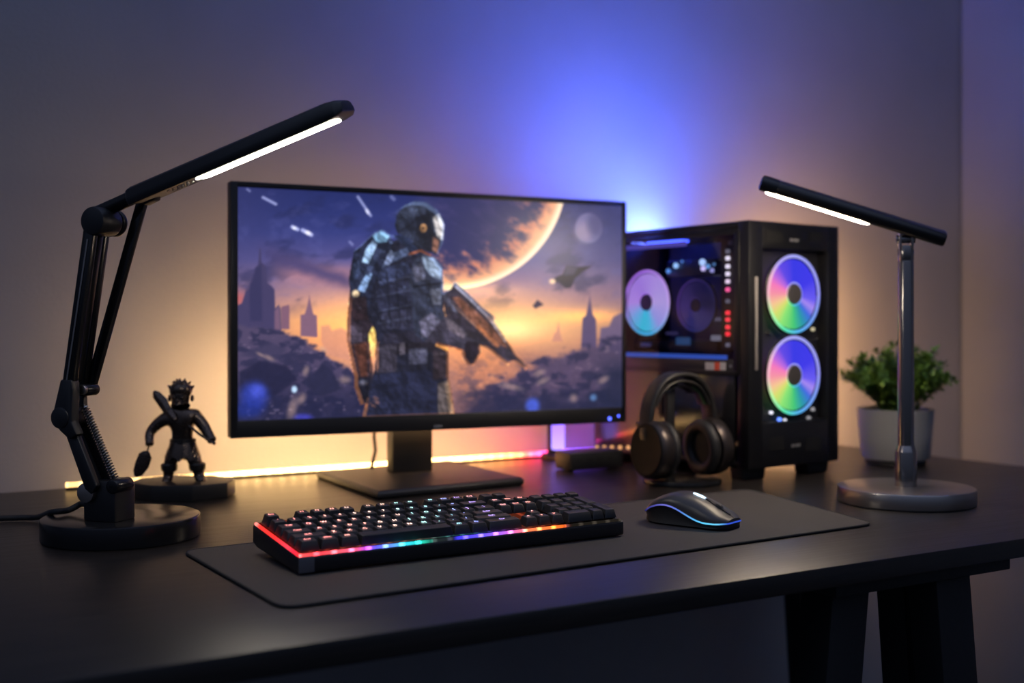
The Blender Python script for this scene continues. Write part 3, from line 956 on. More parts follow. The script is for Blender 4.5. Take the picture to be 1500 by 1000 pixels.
for s in S:
    x = (s - .5) * ML
    w, h, z = hw_(s), ht_(s), min(seam_(s), ht_(s) - .002)
    ring = []
    for k in range(NS + 1):
        a = math.pi * k / NS
        ca, sa = -math.cos(a), max(0.0, math.sin(a))
        yy = w * (abs(ca) ** .75) * (1 if ca >= 0 else -1)
        zz = z + (h - z) * sa ** .72
        ring.append((x, yy, zz))
    shell.append(ring)
    seam_pts_near.append(ring[0]); seam_pts_far.append(ring[-1])
    ins = .003 + .004 * math.sin(math.pi * min(1, s / .7)) if s < .7 else .003
    wb = max(.003, w - ins)
    body.append([(x, -w + .0006, z), (x, -wb, z * .55), (x, -max(.003, w - .0018), .0025), (x, -max(.002, w - .004), .0006), (x, max(.002, w - .004), .0006), (x, max(.003, w - .0018), .0025), (x, wb, z * .55), (x, w - .0006, z)])
m_shell = mat('grey_soft_touch_plastic', (.050, .046, .044), .38, noise=.03, nscale=600)
mb = MB(); mb.loft(shell, cap=False, closed=False)
for rg in (shell[0], shell[-1]):
    mb.add(rg, [tuple(range(len(rg)))])
mb.build('shell', m_shell, mroot, smooth=60)
mb = MB(); mb.loft(body)
mb.build('lower_body', M['rubber'], mroot, smooth=60)
m_mline = glow_ramp('mouse_light_line', 0, -ML / 2, ML / 2, [(0, (.02, .02, .10)), (.18, (.06, .06, .30)), (.36, (.16, .16, .62)), (.5, (.10, .18, .62)), (.66, (.10, .42, .85)), (.8, (.12, .62, .95)), (.93, (.16, .62, .95)), (1, (.03, .08, .55))], 1.1)
mb = MB()
loop = [(p[0], p[1] * 1.004, p[2]) for p in seam_pts_near] + [(p[0], p[1] * 1.004, p[2]) for p in reversed(seam_pts_far)]
mb.tube(loop, .0010, 8, closed=True)
mb.build('light_line', m_mline, mroot)
def surf(s, y=0.0):
    w, h, z = hw_(s), ht_(s), seam_(s)
    ca = min(1, abs(y) / w) ** (1 / .75)
    return z + (h - z) * max(0, 1 - ca * ca) ** .36
# slot, wheel and lit button along the ridge
def strip(s0, s1, w, lift, n=12, thick=.0012, endr=True):
    top, ring = [], []
    for k in range(n + 1):
        t = k / n
        s = s0 + (s1 - s0) * t
        ww = w * (math.sin(math.pi * min(max(t, .04), .96)) ** .45)
        x, z = (s - .5) * ML, surf(s) + lift
        ring.append([(x, -ww, z - thick), (x, ww, z - thick), (x, ww * .8, z), (x, -ww * .8, z)])
    return ring
mb = MB(); mb.loft(strip(.67, .955, .0042, .0016))
slot = mb.build('wheel_slot', M['rubber'], mroot, smooth=50)
mb = MB(); mb.lathe([(.0082, -.0028), (.0092, -.0022), (.0094, 0), (.0092, .0022), (.0082, .0028)], 32, Matrix.Translation(((.80 - .5) * ML, 0, surf(.80) - .0062)) @ Matrix.Rotation(math.pi / 2, 4, 'X'))
mb.build('scroll_wheel', M['keycap'], mroot)
mb = MB(); mb.loft(strip(.53, .68, .0036, .0016))
mb.build('lit_button', glow('icy_white_light', (.62, .82, 1.0), 2.2), mroot, smooth=50)
mb = MB()
mb.tube([((s - .5) * ML, 0.0, surf(s) + .0001) for s in np.linspace(.955, .992, 6)], .0005, 6)
mb.build('button_gap', M['rubber'], mroot)

# ================================================================== left lamp (jointed arm)
LBX, LBY = G(178, 786)
lamp = thing('desk_lamp', 'black jointed-arm desk lamp with a long lit bar head, left of the monitor', 'desk lamp', W(LBX, LBY), R(-20) - TH, None)
lf = Frame(LBX, LBY, -20)
mb = MB(); mb.lathe([(.0900, 0), (.0932, .001), (.0936, .003), (.0936, .0240), (.0930, .0256), (.0912, .0265), (.04, .0265)], 96)
mb.build('base', M['black_gloss'], lamp, smooth=30)
PYL = lf.atz(146, 764, .0265)[1] + .012      # depth of the arm plane
def pl(pts, yl):
    return [(lambda q: (q[0], q[2]))(lf.aty(px, py, yl)) for px, py in pts]
def plate(pts, y0, y1, yref=None):
    mb = MB(); mb.prism(pl(pts, PYL + (y0 if yref is None else yref)), PYL + y0, PYL + y1, 'y')
    return mb
def lpt(px, py, y): 
    q = lf.aty(px, py, PYL + y); return (q[0], PYL + y, q[2])
def drum(px, py, y0, y1, r, bev=.001, yref=None):
    c = lf.aty(px, py, PYL + (y0 if yref is None else yref))
    mb = MB(); mb.cyl((c[0], PYL + y0, c[2]), (c[0], PYL + y1, c[2]), r, n=40, bev=bev)
    return mb
px2m = 1.40 / F
# pillar
post = plate([(122, 766), (122, 716), (127, 704), (160, 704), (168, 712), (168, 766)], -.012, .026)
pz = min(p[1] for p in pl([(122, 766)], PYL - .012))
for i, v in enumerate(post.v):
    if v[2] < .035: post.v[i] = (v[0], v[1], .0262)
post.build('pillar', M['black'], lamp, bevel=.002)
drum(124, 722, -.018, -.010, 14 * px2m * 1.05).build('joint_disc', M['gunmetal'], lamp)
drum(163, 713, -.014, .018, 10.5 * px2m, .002).build('joint_pin', M['black_gloss'], lamp)
# lower arm: near and far plates, spring between
plate([(97, 640), (111, 634), (141, 712), (133, 724), (124, 716)], -.020, -.012).build('lower_arm', M['black'], lamp, bevel=.0012)
plate([(108, 562), (121, 566), (123, 606), (166, 708), (158, 722), (150, 716), (110, 622)], .006, .014).build('lower_arm', M['black'], lamp, bevel=.0012)
plate([(100, 618), (114, 624), (148, 706), (136, 712)], -.010, .004, 0).build('lower_arm_web', M['rubber'], lamp, bevel=.001)
a, b = Vector(lpt(124, 597, -.002)), Vector(lpt(167, 700, -.002))
d = (b - a); u = d.normalized(); n1_ = u.cross(Vector((0, 1, 0))).normalized(); n2_ = u.cross(n1_)
hel = []
turns = 27
for k in range(turns * 8 + 1):
    t = k / (turns * 8)
    an = 2 * math.pi * turns * t
    hel.append(a + d * t + (n1_ * math.cos(an) + n2_ * math.sin(an)) * .0048)
mb = MB(); mb.tube(hel, .0010, 5)
mb.build('spring', M['steel'], lamp, smooth=60)
mb = MB(); mb.cyl(a - u * .004, b + u * .004, .0022, n=12)
mb.build('spring_rod', M['black'], lamp)
# elbow
plate([(88, 556), (104, 556), (106, 572), (104, 618), (112, 636), (101, 644), (86, 630), (78, 600)], -.026, -.012).build('elbow_cover', M['black'], lamp, bevel=.002)
drum(86, 612, -.028, .010, 16.5 * px2m, .003).build('elbow_drum', M['black'], lamp)
drum(124, 571, -.006, .020, 9 * px2m, .002, 0).build('joint_pin', M['black_gloss'], lamp)
drum(119, 571, -.009, -.004, 7.5 * px2m, .001).build('joint_disc', M['gunmetal'], lamp)
# upper arm rails
def rail(p0, p1, w, y0, y1, nm='upper_arm'):
    mt_ = M['gunmetal'] if nm == 'rail_highlight' else M['black_gloss']
    (x0, y0_), (x1, y1_) = p0, p1
    L = math.hypot(x1 - x0, y1_ - y0_)
    nx, ny = -(y1_ - y0_) / L * w / 2, (x1 - x0) / L * w / 2
    mb = plate([(x0 + nx, y0_ + ny), (x1 + nx, y1_ + ny), (x1 - nx, y1_ - ny), (x0 - nx, y0_ - ny)], y0, y1)
    return mb.build(nm, mt_, lamp, bevel=.0016 if nm != 'rail_highlight' else 0)
rail((98, 562), (129, 336), 15, -.024, -.014)
rail((115, 566), (147, 336), 15, .012, .022)
rail((97, 560), (128, 350), 2.2, -.0248, -.0236, 'rail_highlight')  # thin bright strips put in as highlight lines along the rails
rail((114, 566), (146, 350), 2.2, .0112, .0125, 'rail_highlight')
rail((106, 560), (138, 340), 7, -.008, .006, 'upper_arm_core')
rail((129, 570), (208, 286), 13, .018, .026, 'strut')
# head joint drum
drum(134, 323, -.026, .010, 21 * px2m, .003).build('head_joint', M['black'], lamp)
drum(134, 323, .012, .020, 20 * px2m, .002, -.026).build('joint_disc', M['anod'], lamp)
# head: neck bar then long flat bar with rolled underside
A = Vector(lpt(143, 312, 0)); A2 = Vector(lpt(212, 281, 0)); B = Vector(lpt(505, 156, 0))
ax = (B - A2).normalized()
ROLL = R(12)
side_ = Vector((0, 1, 0)); side_ = (side_ - ax * side_.dot(ax)).normalized()
upv = side_.cross(ax) * -1
if upv.z < 0: upv = -upv
s2 = side_ * math.cos(ROLL) + upv * math.sin(ROLL)
u2 = upv * math.cos(ROLL) - side_ * math.sin(ROLL)
def hp(t, s, h): return tuple(A2 + ax * t + s2 * s + u2 * h)
HL = (B - A2).length
def hring(t, w, th, k=1.0):
    out = []
    for sx, sz in ((-1, -1), (-.7, -1), (.7, -1), (1, -1), (1, -.2), (.78, .75), (.45, 1), (-.45, 1), (-.78, .75), (-1, -.2)):
        out.append(hp(t, sx * w / 2, sz * th / 2))
    return out
HW, HT = .054, .021
mb = MB()
mb.loft([hring(-.012, HW * .9, HT * .9), hring(-.008, HW, HT), hring(HL - .016, HW, HT), hring(HL - .004, HW * .92, HT * .85), hring(HL + .003, HW * .62, HT * .55)])
head = mb.build('lamp_head', M['black'], lamp, bevel=.0008)
mb = MB()
d0 = (A2 - A).normalized()
mb.tube([A + d0 * (.05 * k) * 0 + (A2 - A) * t for k, t in enumerate(np.linspace(0, 1.1, 4))], .0085, 12)
mb.build('neck_bar', M['anod'], lamp)
tl0 = (Vector(lpt(292, 254, 0)) - A2).dot(ax); tl1 = HL - .014
mb = MB()
def lring(t, w): return [hp(t, -w / 2 - .002, -HT / 2 - .0016), hp(t, w / 2 - .002, -HT / 2 - .0016), hp(t, w / 2 - .002, -HT / 2 + .001), hp(t, -w / 2 - .002, -HT / 2 + .001)]
mb.loft([lring(tl0, .022), lring(tl0 + .004, .030), lring(tl1 - .004, .030), lring(tl1, .022)])
mb.build('led_panel', M['lamp_white'], head)
mb = MB()
for i in range(5):
    for j in range(3):
        p = Vector(hp(tl0 - .012 - i * .007, -.012 + j * .011, -HT / 2 - .0004))
        mb.cyl(p + u2 * .0006, p - u2 * .0006, .0018, n=10)
mb.build('touch_panel', mat('grey_print', (.30, .29, .28), .5), head)
mb = drum(208, 284, .006, .034, 9 * px2m, .002, .01)
mb.build('head_pin', M['black_gloss'], lamp)
mb = plate([(196, 288), (204, 272), (228, 276), (226, 292), (210, 300)], .004, .016)
mb.build('head_bracket', M['black'], lamp, bevel=.001)
# power cord running off to the left
cp = [lf.atz(118, 742, .03)]
def cpt(px, py, z): q = lf.atz(px, py, z); return Vector((q[0], q[1], z))
p_in = Vector(lpt(128, 738, .02))
pts = [p_in, Vector(lpt(118, 738, .03)), cpt(100, 747, .0315), cpt(76, 750, .030), cpt(56, 757, .0075), cpt(30, 758, .0045), cpt(0, 759, .0045), cpt(-60, 762, .0045), cpt(-130, 780, .0045)]
def bez_smooth(p, n=8):
    out = []
    for i in range(len(p) - 1):
        a0 = p[max(i - 1, 0)]; a1 = p[i]; a2 = p[i + 1]; a3 = p[min(i + 2, len(p) - 1)]
        for k in range(n):
            t = k / n
            out.append(.5 * ((2 * a1) + (a2 - a0) * t + (2 * a0 - 5 * a1 + 4 * a2 - a3) * t * t + (3 * a1 - a0 - 3 * a2 + a3) * t ** 3))
    out.append(p[-1])
    return out
mb = MB(); mb.tube(bez_smooth(pts), .0038, 10)
mb.build('power_cord', M['rubber'], lamp)

# ================================================================== right lamp (straight post)
RBX, RBY = G(1327, 735)
rl_ = thing('desk_lamp', 'brushed metal desk lamp with a round foot and tilted lit bar, right of the mouse', 'desk lamp', W(RBX, RBY), R(-12) - TH, None)
rf = Frame(RBX, RBY, -12)
RBR = 97.5 / F * RBY
mb = MB(); mb.lathe([(RBR - .004, 0), (RBR - .0006, .0012), (RBR, .003), (RBR, .0212), (RBR - .0008, .0228), (RBR - .0026, .0235), (.03, .0235)], 96)
mb.build('base', M['gunmetal'], rl_, smooth=30)
k_ = RBY / F
zs = lambda py: H - (py - 475) * k_
mb = MB(); mb.lathe([(15.5 * k_, .0235), (15.5 * k_, zs(662)), (15 * k_, zs(660)), (13.2 * k_, zs(655)), (12.2 * k_, zs(652))], 48)
mb.build('sleeve', M['post_metal'], rl_, smooth=30)
mb = MB(); mb.lathe([(11.6 * k_, zs(655)), (11.2 * k_, zs(384)), (10.8 * k_, zs(382))], 48)
mb.build('post', M['post_metal'], rl_, smooth=30)
mb = MB(); mb.lathe([(10.6 * k_, zs(383)), (11.4 * k_, zs(380)), (11.4 * k_, zs(366)), (10.4 * k_, zs(360))], 40)
mb.build('collar', M['post_metal'], rl_, smooth=30)
mb = MB()
mb.box((-.0085, 0, zs(352)), (.0035, .018, .030)); mb.box((.0085, 0, zs(352)), (.0035, .018, .030))
mb.build('yoke', M['gunmetal'], rl_, bevel=.001)
mb = MB(); mb.cyl((-.014, 0, zs(350)), (.013, 0, zs(350)), .0062, n=28, bev=.001)
mb.build('hinge_pin', M['steel'], rl_)
def rpt(px, py, y=0.0):
    q = rf.aty(px, py, y); return Vector((q[0], y, q[2]))
A2 = rpt(1118, 268); B = rpt(1384, 350)
ax = (B - A2).normalized(); HL = (B - A2).length
side_ = Vector((0, 1, 0))
upv = Vector((-ax.z, 0, ax.x))
ROLL = R(16)
s2 = side_ * math.cos(ROLL) + upv * math.sin(ROLL)
u2 = upv * math.cos(ROLL) - side_ * math.sin(ROLL)
HW, HT = .042, .0205
def hr2(t, w, th, n=20):
    out = []
    for i in range(n):
        a = 2 * math.pi * i / n
        c_, s_ = math.cos(a), math.sin(a)
        out.append(hp(t, w / 2 * abs(c_) ** .6 * (1 if c_ >= 0 else -1), th / 2 * abs(s_) ** .7 * (1 if s_ >= 0 else -1)))
    return out
mb = MB(); mb.loft([hr2(0, HW * .9, HT * .8), hr2(.003, HW, HT), hr2(HL - .003, HW, HT), hr2(HL, HW * .92, HT * .86)])
head = mb.build('lamp_head', M['anod'], rl_, smooth=50)
mb = MB(); mb.loft([hr2(-.004, HW * .8, HT * .7), hr2(-.002, HW * 1.02, HT * 1.04), hr2(.022, HW * 1.02, HT * 1.04), hr2(.0225, HW, HT)])
mb.build('end_cap', M['black'], head, smooth=40)
t1 = (rpt(1275, 322) - A2).dot(ax)
mb = MB()
def lr2(t, w): return [hp(t, -w / 2, -HT / 2 - .0012), hp(t, w / 2, -HT / 2 - .0012), hp(t, w / 2, -HT / 2 + .003), hp(t, -w / 2, -HT / 2 + .003)]
mb.loft([lr2(.008, .018), lr2(.014, .032), lr2(t1 - .012, .032), lr2(t1 - .004, .024), lr2(t1, .010)])
mb.build('led_panel', M['lamp_white_r'], head)
# ================================================================== computer tower
PCX, PCY, PCA = .391, 1.95, 36.4
pcf = Frame(PCX, PCY, PCA)
PW, PD_ = .2305, .394
z0 = H - (688 - 475) / F * PCY
z1 = H + (475 - 322) / F * PCY
PH = z1 - z0
pc = thing('computer_tower', 'black computer tower with a glass side and two rainbow ring fans on its front', 'computer', W(PCX, PCY), R(PCA) - TH)
def side(px, py, xl=0.0):
    q = pcf.atx(px, py, xl); return q[1], q[2]
def front(px, py, yl=0.0):
    q = pcf.aty(px, py, yl); return q[0], q[2]
m_case = mat('case_black_steel', (.0065, .0065, .008), .38, .0, .5, nscale=700, bump=.05)
m_inner = mat('case_interior', (.012, .013, .022), .5)
zg = side(1085, 546)[1]                 # lower edge of the glass
ygl = side(1088, 440)[0]
th = .0022
# shell: top, back, far side, floor, shroud
mb = MB(); mb.box((PW / 2, PD_ / 2 + .01, z1 - .006), (PW, PD_ - .02, .012))
tp = mb.build('top_panel', m_case, pc, bevel=.004)
mb = MB(); mb.box((PW * .46, PD_ * .66, z1 - .0002), (PW * .62, PD_ * .48, .002))
mb.build('added_top_glow', glow('added_blue_top_glow', (.085, .15, 1), 105.0), tp)  # unseen glowing panel added to wash the wall above in blue
mb = MB()
for k in range(9): mb.box((PW * .46, PD_ * (.43 + .0575 * k), z1 + .0008), (PW * .64, .003, .003))
for k in (-1, 1): mb.box((PW * (.46 + .325 * k), PD_ * .66, z1 + .0008), (.004, PD_ * .50, .003))
mb.build('exhaust_grille', m_case, tp)
mb = MB(); mb.box((PW / 2, PD_ - .003, (z0 + z1) / 2), (PW - .002, .006, PH - .026))
mb.build('back_panel', m_case, pc, bevel=.001)
mb = MB(); mb.box((PW - .003, PD_ / 2 + .012, (z0 + z1) / 2), (.006, PD_ - .036, PH - .026))
mb.build('side_panel', m_case, pc, bevel=.001)
mb = MB(); mb.box((PW / 2, PD_ / 2 + .01, z0 + .006), (PW, PD_ - .02, .012))
mb.build('bottom_panel', m_case, pc, bevel=.003)
mb = MB(); mb.box((PW * .55, PD_ / 2 + .014, zg - .004), (PW * .86, PD_ - .044, .006))
mb.build('shroud', m_case, pc)
# lower gloss side panel
mb = MB(); mb.box((.0015, PD_ / 2 + .0135, (z0 + zg) / 2 + .003), (.003, PD_ - .037, zg - z0 - .014))
mb.build('lower_side_panel', M['glossy_panel'], pc, bevel=.0008)
# glass pane, slightly proud of the case
g = bpy.data.materials.new('smoked_glass')
g.use_nodes = True
nt = g.node_tree
nt.nodes.remove(nt.nodes['Principled BSDF'])
tr = nt.nodes.new('ShaderNodeBsdfTransparent'); tr.inputs['Color'].default_value = (.80, .80, .86, 1)
gl = nt.nodes.new('ShaderNodeBsdfGlossy'); gl.inputs['Roughness'].default_value = .05
fr = nt.nodes.new('ShaderNodeFresnel'); fr.inputs['IOR'].default_value = 1.18
mx = nt.nodes.new('ShaderNodeMixShader')
nt.links.new(fr.outputs[0], mx.inputs[0]); nt.links.new(tr.outputs[0], mx.inputs[1]); nt.links.new(gl.outputs[0], mx.inputs[2])
nt.links.new(mx.outputs[0], nt.nodes['Material Output'].inputs[0])
yA = .024
mb = MB(); mb.box((.0012, (yA + PD_ - .006) / 2, (zg + z1 - .014) / 2), (.0024, PD_ - .006 - yA, z1 - .014 - zg))
pane = mb.build('glass_pane', g, pc)
mb = MB()
for (ya, yb, za, zb2) in ((yA, PD_ - .006, zg - .006, zg + .003), (yA, PD_ - .006, z1 - .022, z1 - .0125), (yA - .004, yA + .008, zg - .003, z1 - .014), (PD_ - .016, PD_ - .006, zg - .003, z1 - .014)):
    mb.box((-.0003, (ya + yb) / 2, (za + zb2) / 2), (.003, yb - ya, zb2 - za))
mb.build('glass_frame', m_case, pc, bevel=.0008)
# front panel: frame with rounded vertical edges and a recessed dark mesh centre
fx0, fx1 = front(1117, 440)[0], front(1212, 440)[0]
fz0, fz1 = z0 + .075, z1 - .045
mb = MB()
mb.box((fx0 / 2, .012, (z0 + z1) / 2), (fx0, .026, PH))
mb.box(((fx1 + PW) / 2, .012, (z0 + z1) / 2), (PW - fx1, .026, PH))
mb.box(((fx0 + fx1) / 2, .012, (z1 + fz1) / 2), (fx1 - fx0 + .002, .026, z1 - fz1))
mb.box(((fx0 + fx1) / 2, .012, (z0 + fz0) / 2), (fx1 - fx0 + .002, .026, fz0 - z0))
fp = mb.build('front_panel', m_case, pc, bevel=.0018, seg=2)
m_mesh = mat('fine_black_mesh', (.012, .012, .018), .55, bump=1.0, nscale=900)
mb = MB(); mb.box(((fx0 + fx1) / 2, .023, (fz0 + fz1) / 2), (fx1 - fx0 + .004, .003, fz1 - fz0 + .004))
mb.build('mesh_backing', m_mesh, fp)
# polished strip on the left edge of the front
pz0, pz1 = front(1108, 542)[1], front(1108, 405)[1]
mb = MB(); mb.box((front(1107, 470)[0], -.0018, (pz0 + pz1) / 2), (.006, .003, pz1 - pz0))
mb.build('edge_strip', mat('satin_grey_metal', (.40, .38, .36), .4, .6), fp, bevel=.0012)
# vents and worn pale marks top and bottom
for cx, cy, w_, h_ in ((1133, 347, .040, .020), (1194, 347, .034, .018), (1136, 650, .036, .022), (1190, 650, .036, .022)):
    x, z = front(cx, cy)
    mb = MB()
    for k in range(5):
        mb.box((x, -.0015, z - h_ / 2 + h_ * (k + .5) / 5), (w_, .002, h_ / 9))
    mb.build('vent', M['rubber'], fp)
for cx, cy in ((1163, 352), (1165, 652)):
    x, z = front(cx, cy)
    mb = MB()
    for k, (a_, b_) in enumerate(((.0045, .006), (.0035, .0042), (.0045, .006), (.0045, .0046))):
        mb.box((x - .0085 + k * .0057, -.0014, z), (a_, .0008, b_))
    mb.build('emblem', mat('grey_print', (.16, .16, .17), .5), fp)

# fans ---------------------------------------------------------------------------------------------
def radial(name, stops, s, fade=None):
    m = bpy.data.materials.new(name)
    m.use_nodes = True
    nt = m.node_tree
    nt.nodes.remove(nt.nodes['Principled BSDF'])
    tc = nt.nodes.new('ShaderNodeTexCoord')
    gr = nt.nodes.new('ShaderNodeTexGradient'); gr.gradient_type = 'RADIAL'
    nt.links.new(tc.outputs['Object'], gr.inputs[0])
    r = ramp_node(nt, stops)
    nt.links.new(gr.outputs['Fac'], r.inputs[0])
    e = nt.nodes.new('ShaderNodeEmission'); e.inputs['Strength'].default_value = s
    nt.links.new(r.outputs[0], e.inputs['Color'])
    nt.links.new(e.outputs[0], nt.nodes['Material Output'].inputs[0])
    return m
rb = [(0, (1, .32, .42)), (.055, (1, .62, .32)), (.10, (.75, .80, .18)), (.16, (.30, .85, .20)), (.25, (.07, .62, .20)), (.32, (.03, .34, .42)), (.385, (.06, .16, .80)), (.43, (.42, .28, .95)), (.47, (.16, .12, .95)), (.58, (.06, .05, .88)), (.75, (.05, .05, .85)), (.85, (.14, .08, .85)), (.91, (.55, .16, .80)), (.95, (1, .22, .55)), (1, (1, .32, .42))]
rg = [(0, (1, .50, .60)), (.08, (.55, 1, .40)), (.18, (.12, .9, .45)), (.27, (.10, .50, .95)), (.36, (.18, .40, 1)), (.5, (.34, .34, 1)), (.75, (.40, .42, 1)), (.86, (.5, .42, 1)), (.93, (1, .55, .7)), (1, (1, .50, .60))]
m_rot = radial('rainbow_lit_blades', rb, .92)
m_ring = radial('rainbow_lit_ring', rg, .95)
pbl = [(0, (.62, .36, 1)), (.10, (.25, .55, 1)), (.20, (.05, .72, .95)), (.27, (.08, .70, 1)), (.36, (.45, .45, 1)), (.5, (.66, .50, 1)), (.7, (.58, .38, 1)), (.85, (.50, .28, .95)), (1, (.62, .36, 1))]
m_pr = radial('violet_lit_blades', pbl, .95)
m_prr = radial('violet_lit_ring', [(0, (.6, .3, 1)), (.2, (.05, .6, 1)), (.3, (.1, .6, 1)), (.5, (.75, .5, 1)), (.8, (.5, .2, 1)), (1, (.6, .3, 1))], 1.1)
m_hub = mat('grey_fan_hub', (.06, .055, .055), .5)
def blades(r0, r1, n, frac, pitch, sweep, z=0.0):
    mb = MB()
    for k in range(n):
        a0 = 2 * math.pi * k / n
        rings = []
        for i in range(7):
            t = i / 6
            r = r0 + (r1 - r0) * t
            c = a0 + sweep * t
            hwid = math.pi / n * frac
            row = []
            for j in range(5):
                q = j / 4 * 2 - 1
                an = c + q * hwid
                row.append((r * math.cos(an), r * math.sin(an), z + q * pitch * (.6 + .4 * t)))
            rings.append(row + [(p[0], p[1], p[2] - .0009) for p in reversed(row)])
        mb.loft(rings)
    return mb
def torus(mb, Rr, r, z=0.0, n=64, m=10, flat=1.0):
    rings = []
    for i in range(n + 1):
        a = 2 * math.pi * i / n
        rings.append([((Rr + r * math.cos(b)) * math.cos(a), (Rr + r * math.cos(b)) * math.sin(a), z + r * flat * math.sin(b)) for b in [2 * math.pi * j / m for j in range(m)]])
    mb.loft(rings, cap=False)
    return mb
ROT_FRONT = Matrix(((1, 0, 0), (0, 0, -1), (0, 1, 0))).to_euler()
ROT_SIDE = Matrix(((0, 0, -1), (-1, 0, 0), (0, 1, 0))).to_euler()
def fan(parent, loc, rot, r, mr, mg, hub, nb=9, dark=False):
    mb = MB()
    torus(mb, r * 1.02, r * .035, -.001)
    fr_ = mb.build('fan', m_case, parent, loc=loc, rot=rot)
    b = blades(r * .27, r * .885, nb, .965, r * .05, .30).build('fan_blade', mr, fr_, smooth=40) if False else None
    for k in range(nb):
        one = MB(); one.M = Matrix.Identity(4)
        bl_ = blades(r * .27, r * .885, nb, 1.07, r * .014, .30)
        per = len(bl_.v) // nb
        one.v = bl_.v[k * per:(k + 1) * per]
        nf = len(bl_.f) // nb
        one.f = [tuple(i - k * per for i in q) for q in bl_.f[k * nf:(k + 1) * nf]]
        one.m = [0] * nf
        one.build('fan_blade', mr, fr_, smooth=40)
    mb = MB(); torus(mb, r * .955, r * .042, .0015, flat=.7)
    mb.build('light_ring', mg, fr_)
    mb = MB(); torus(mb, r * .285, r * .018, .002, flat=.7)
    mb.build('hub_ring', mg, fr_)
    mb = MB(); mb.lathe([(r * .255, -.004), (r * .255, .003), (r * .24, .0045), (r * .05, .005)], 40)
    mb.build('fan_hub', hub, fr_)
    return fr_
FR = None
for cy in (430.5, 549.5):
    x, z = front(1163.5, cy, .004)
    zt_, zb2 = front(1163.5, cy - 58, .004)[1], front(1163.5, cy + 58, .004)[1]
    r = (zt_ - zb2) / 2
    fan(pc, (x, .006, z), ROT_FRONT, r, m_rot, m_ring, m_hub)
# screws and pilot lights; the dim white ones are screw glints painted as glow
m_w2 = glow('dim_white_screw_glint', (.6, .58, .62), .55); m_w = glow('white_pilot_light', (.85, .85, 1), 1.3); m_b = glow('blue_pilot_light', (.12, .25, 1), 2.2)
m_sc = mat('bright_screw', (.5, .48, .45), .25, 1)
for px, py, mm, r in ((1129, 604, m_w, .0028), (1141, 614, m_b, .0032), (1149, 615, m_w, .0024), (1130, 626, m_sc, .0028), (1190, 599, m_w2, .0032), (1184, 612, m_w2, .0034), (1191, 623, m_b, .0026), (1199, 622, m_b, .0020), (1190, 482, glow('amber_pilot_light', (.8, .7, .45), .8), .0030), (1126, 488, m_sc, .0030), (1136, 392, m_sc, .002), (1134, 512, m_sc, .0026), (1196, 497, m_sc, .003)):
    x, z = front(px, py, .020)
    mb = MB(); mb.cyl((x, .0215, z), (x, .0165, z), r, n=16, bev=.0006)
    mb.build('screw' if mm is m_sc else 'pilot_or_glint', mm, fp)
# feet
for x, y in ((.03, .03), (PW - .04, .028), (.03, PD_ - .05), (PW - .04, PD_ - .05)):
    mb = MB(); mb.box((x, y, z0 / 2), (.05, .03, z0), top=(1.1, 1.1))
    mb.build('foot', M['rubber'], pc, bevel=.002)
# inside ------------------------------------------------------------------------------------------
INX = PW - .045          # motherboard plane
m_board = mat('dark_circuit_board', (.014, .022, .075), .45, noise=.1, nscale=90, bump=.3)
ya, za = side(1080, 540, INX); 
mb = MB(); mb.box((INX + .003, PD_ / 2 + .015, (zg + z1) / 2), (.004, PD_ - .06, z1 - zg - .03))
board = mb.build('motherboard', m_board, pc)
def inside(px, py, xl):
    q = pcf.atx(px, py, xl); return (xl, q[1], q[2])
# lit violet side fan
FXL = .030
c = inside(948, 443, FXL)
rt = (inside(948, 396, FXL)[2] - inside(948, 492, FXL)[2]) / 2
fan(pc, c, ROT_SIDE, rt, m_pr, m_prr, mat('navy_fan_hub', (.03, .05, .12), .5), 9)
# dark fan beside it
c = inside(1020, 447, .034)
rt = (inside(1020, 408, .034)[2] - inside(1020, 486, .034)[2]) / 2
m_dr = radial('faint_violet_blades', [(0, (.05, .03, .16)), (.25, (.03, .03, .14)), (.4, (.02, .02, .12)), (.5, (.008, .01, .05)), (.75, (.02, .014, .07)), (1, (.05, .03, .16))], 1.0)
m_dg = radial('dim_violet_ring', [(0, (.10, .04, .28)), (.25, (.03, .04, .20)), (.5, (.012, .016, .07)), (.75, (.05, .03, .16)), (1, (.10, .04, .28))], .9)
fan(pc, c, ROT_SIDE, rt, m_dr, m_dg, mat('violet_fan_hub', (.10, .08, .16), .35), 9)
# a row of warm glowing dots added low on the gloss panel
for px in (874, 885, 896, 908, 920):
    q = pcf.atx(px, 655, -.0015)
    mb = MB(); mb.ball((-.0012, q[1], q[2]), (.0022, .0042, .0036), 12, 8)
    mb.build('warm_glow_dot', glow('warm_dot_glow', (1, .48, .20), 1.1), pc)
# light bars inside, top and bottom
def ibox(x0, x1, y0, y1, xl, depth, name, mm, parent=pc, bev=.0008):
    a = inside(x0, (y0 + y1) / 2, xl); b = inside(x1, (y0 + y1) / 2, xl)
    t = inside((x0 + x1) / 2, y0, xl); u_ = inside((x0 + x1) / 2, y1, xl)
    mb = MB(); mb.box((xl + depth / 2, (a[1] + b[1]) / 2, (t[2] + u_[2]) / 2), (depth, abs(a[1] - b[1]), abs(t[2] - u_[2])))
    return mb.build(name, mm, parent, bevel=bev)
ibox(898, 1003, 357, 364, .05, .006, 'light_bar_strip', glow('dim_violet_bar', (.13, .10, .55), .85))
m_bb = glow_ramp('blue_floor_bar', 0, 0, 1, [(0, (.06, .16, .75)), (1, (.06, .16, .75))], .85)
ibox(905, 1062, 518, 525, .03, .006, 'light_bar_strip', glow('blue_bar', (.05, .13, .62), .85))
mb = MB(); yi = side(1003, 360, .13)[0]; mb.box((.13, (yi + PD_ - .02) / 2, z1 - .0135), (.02, PD_ - .02 - yi, .003))
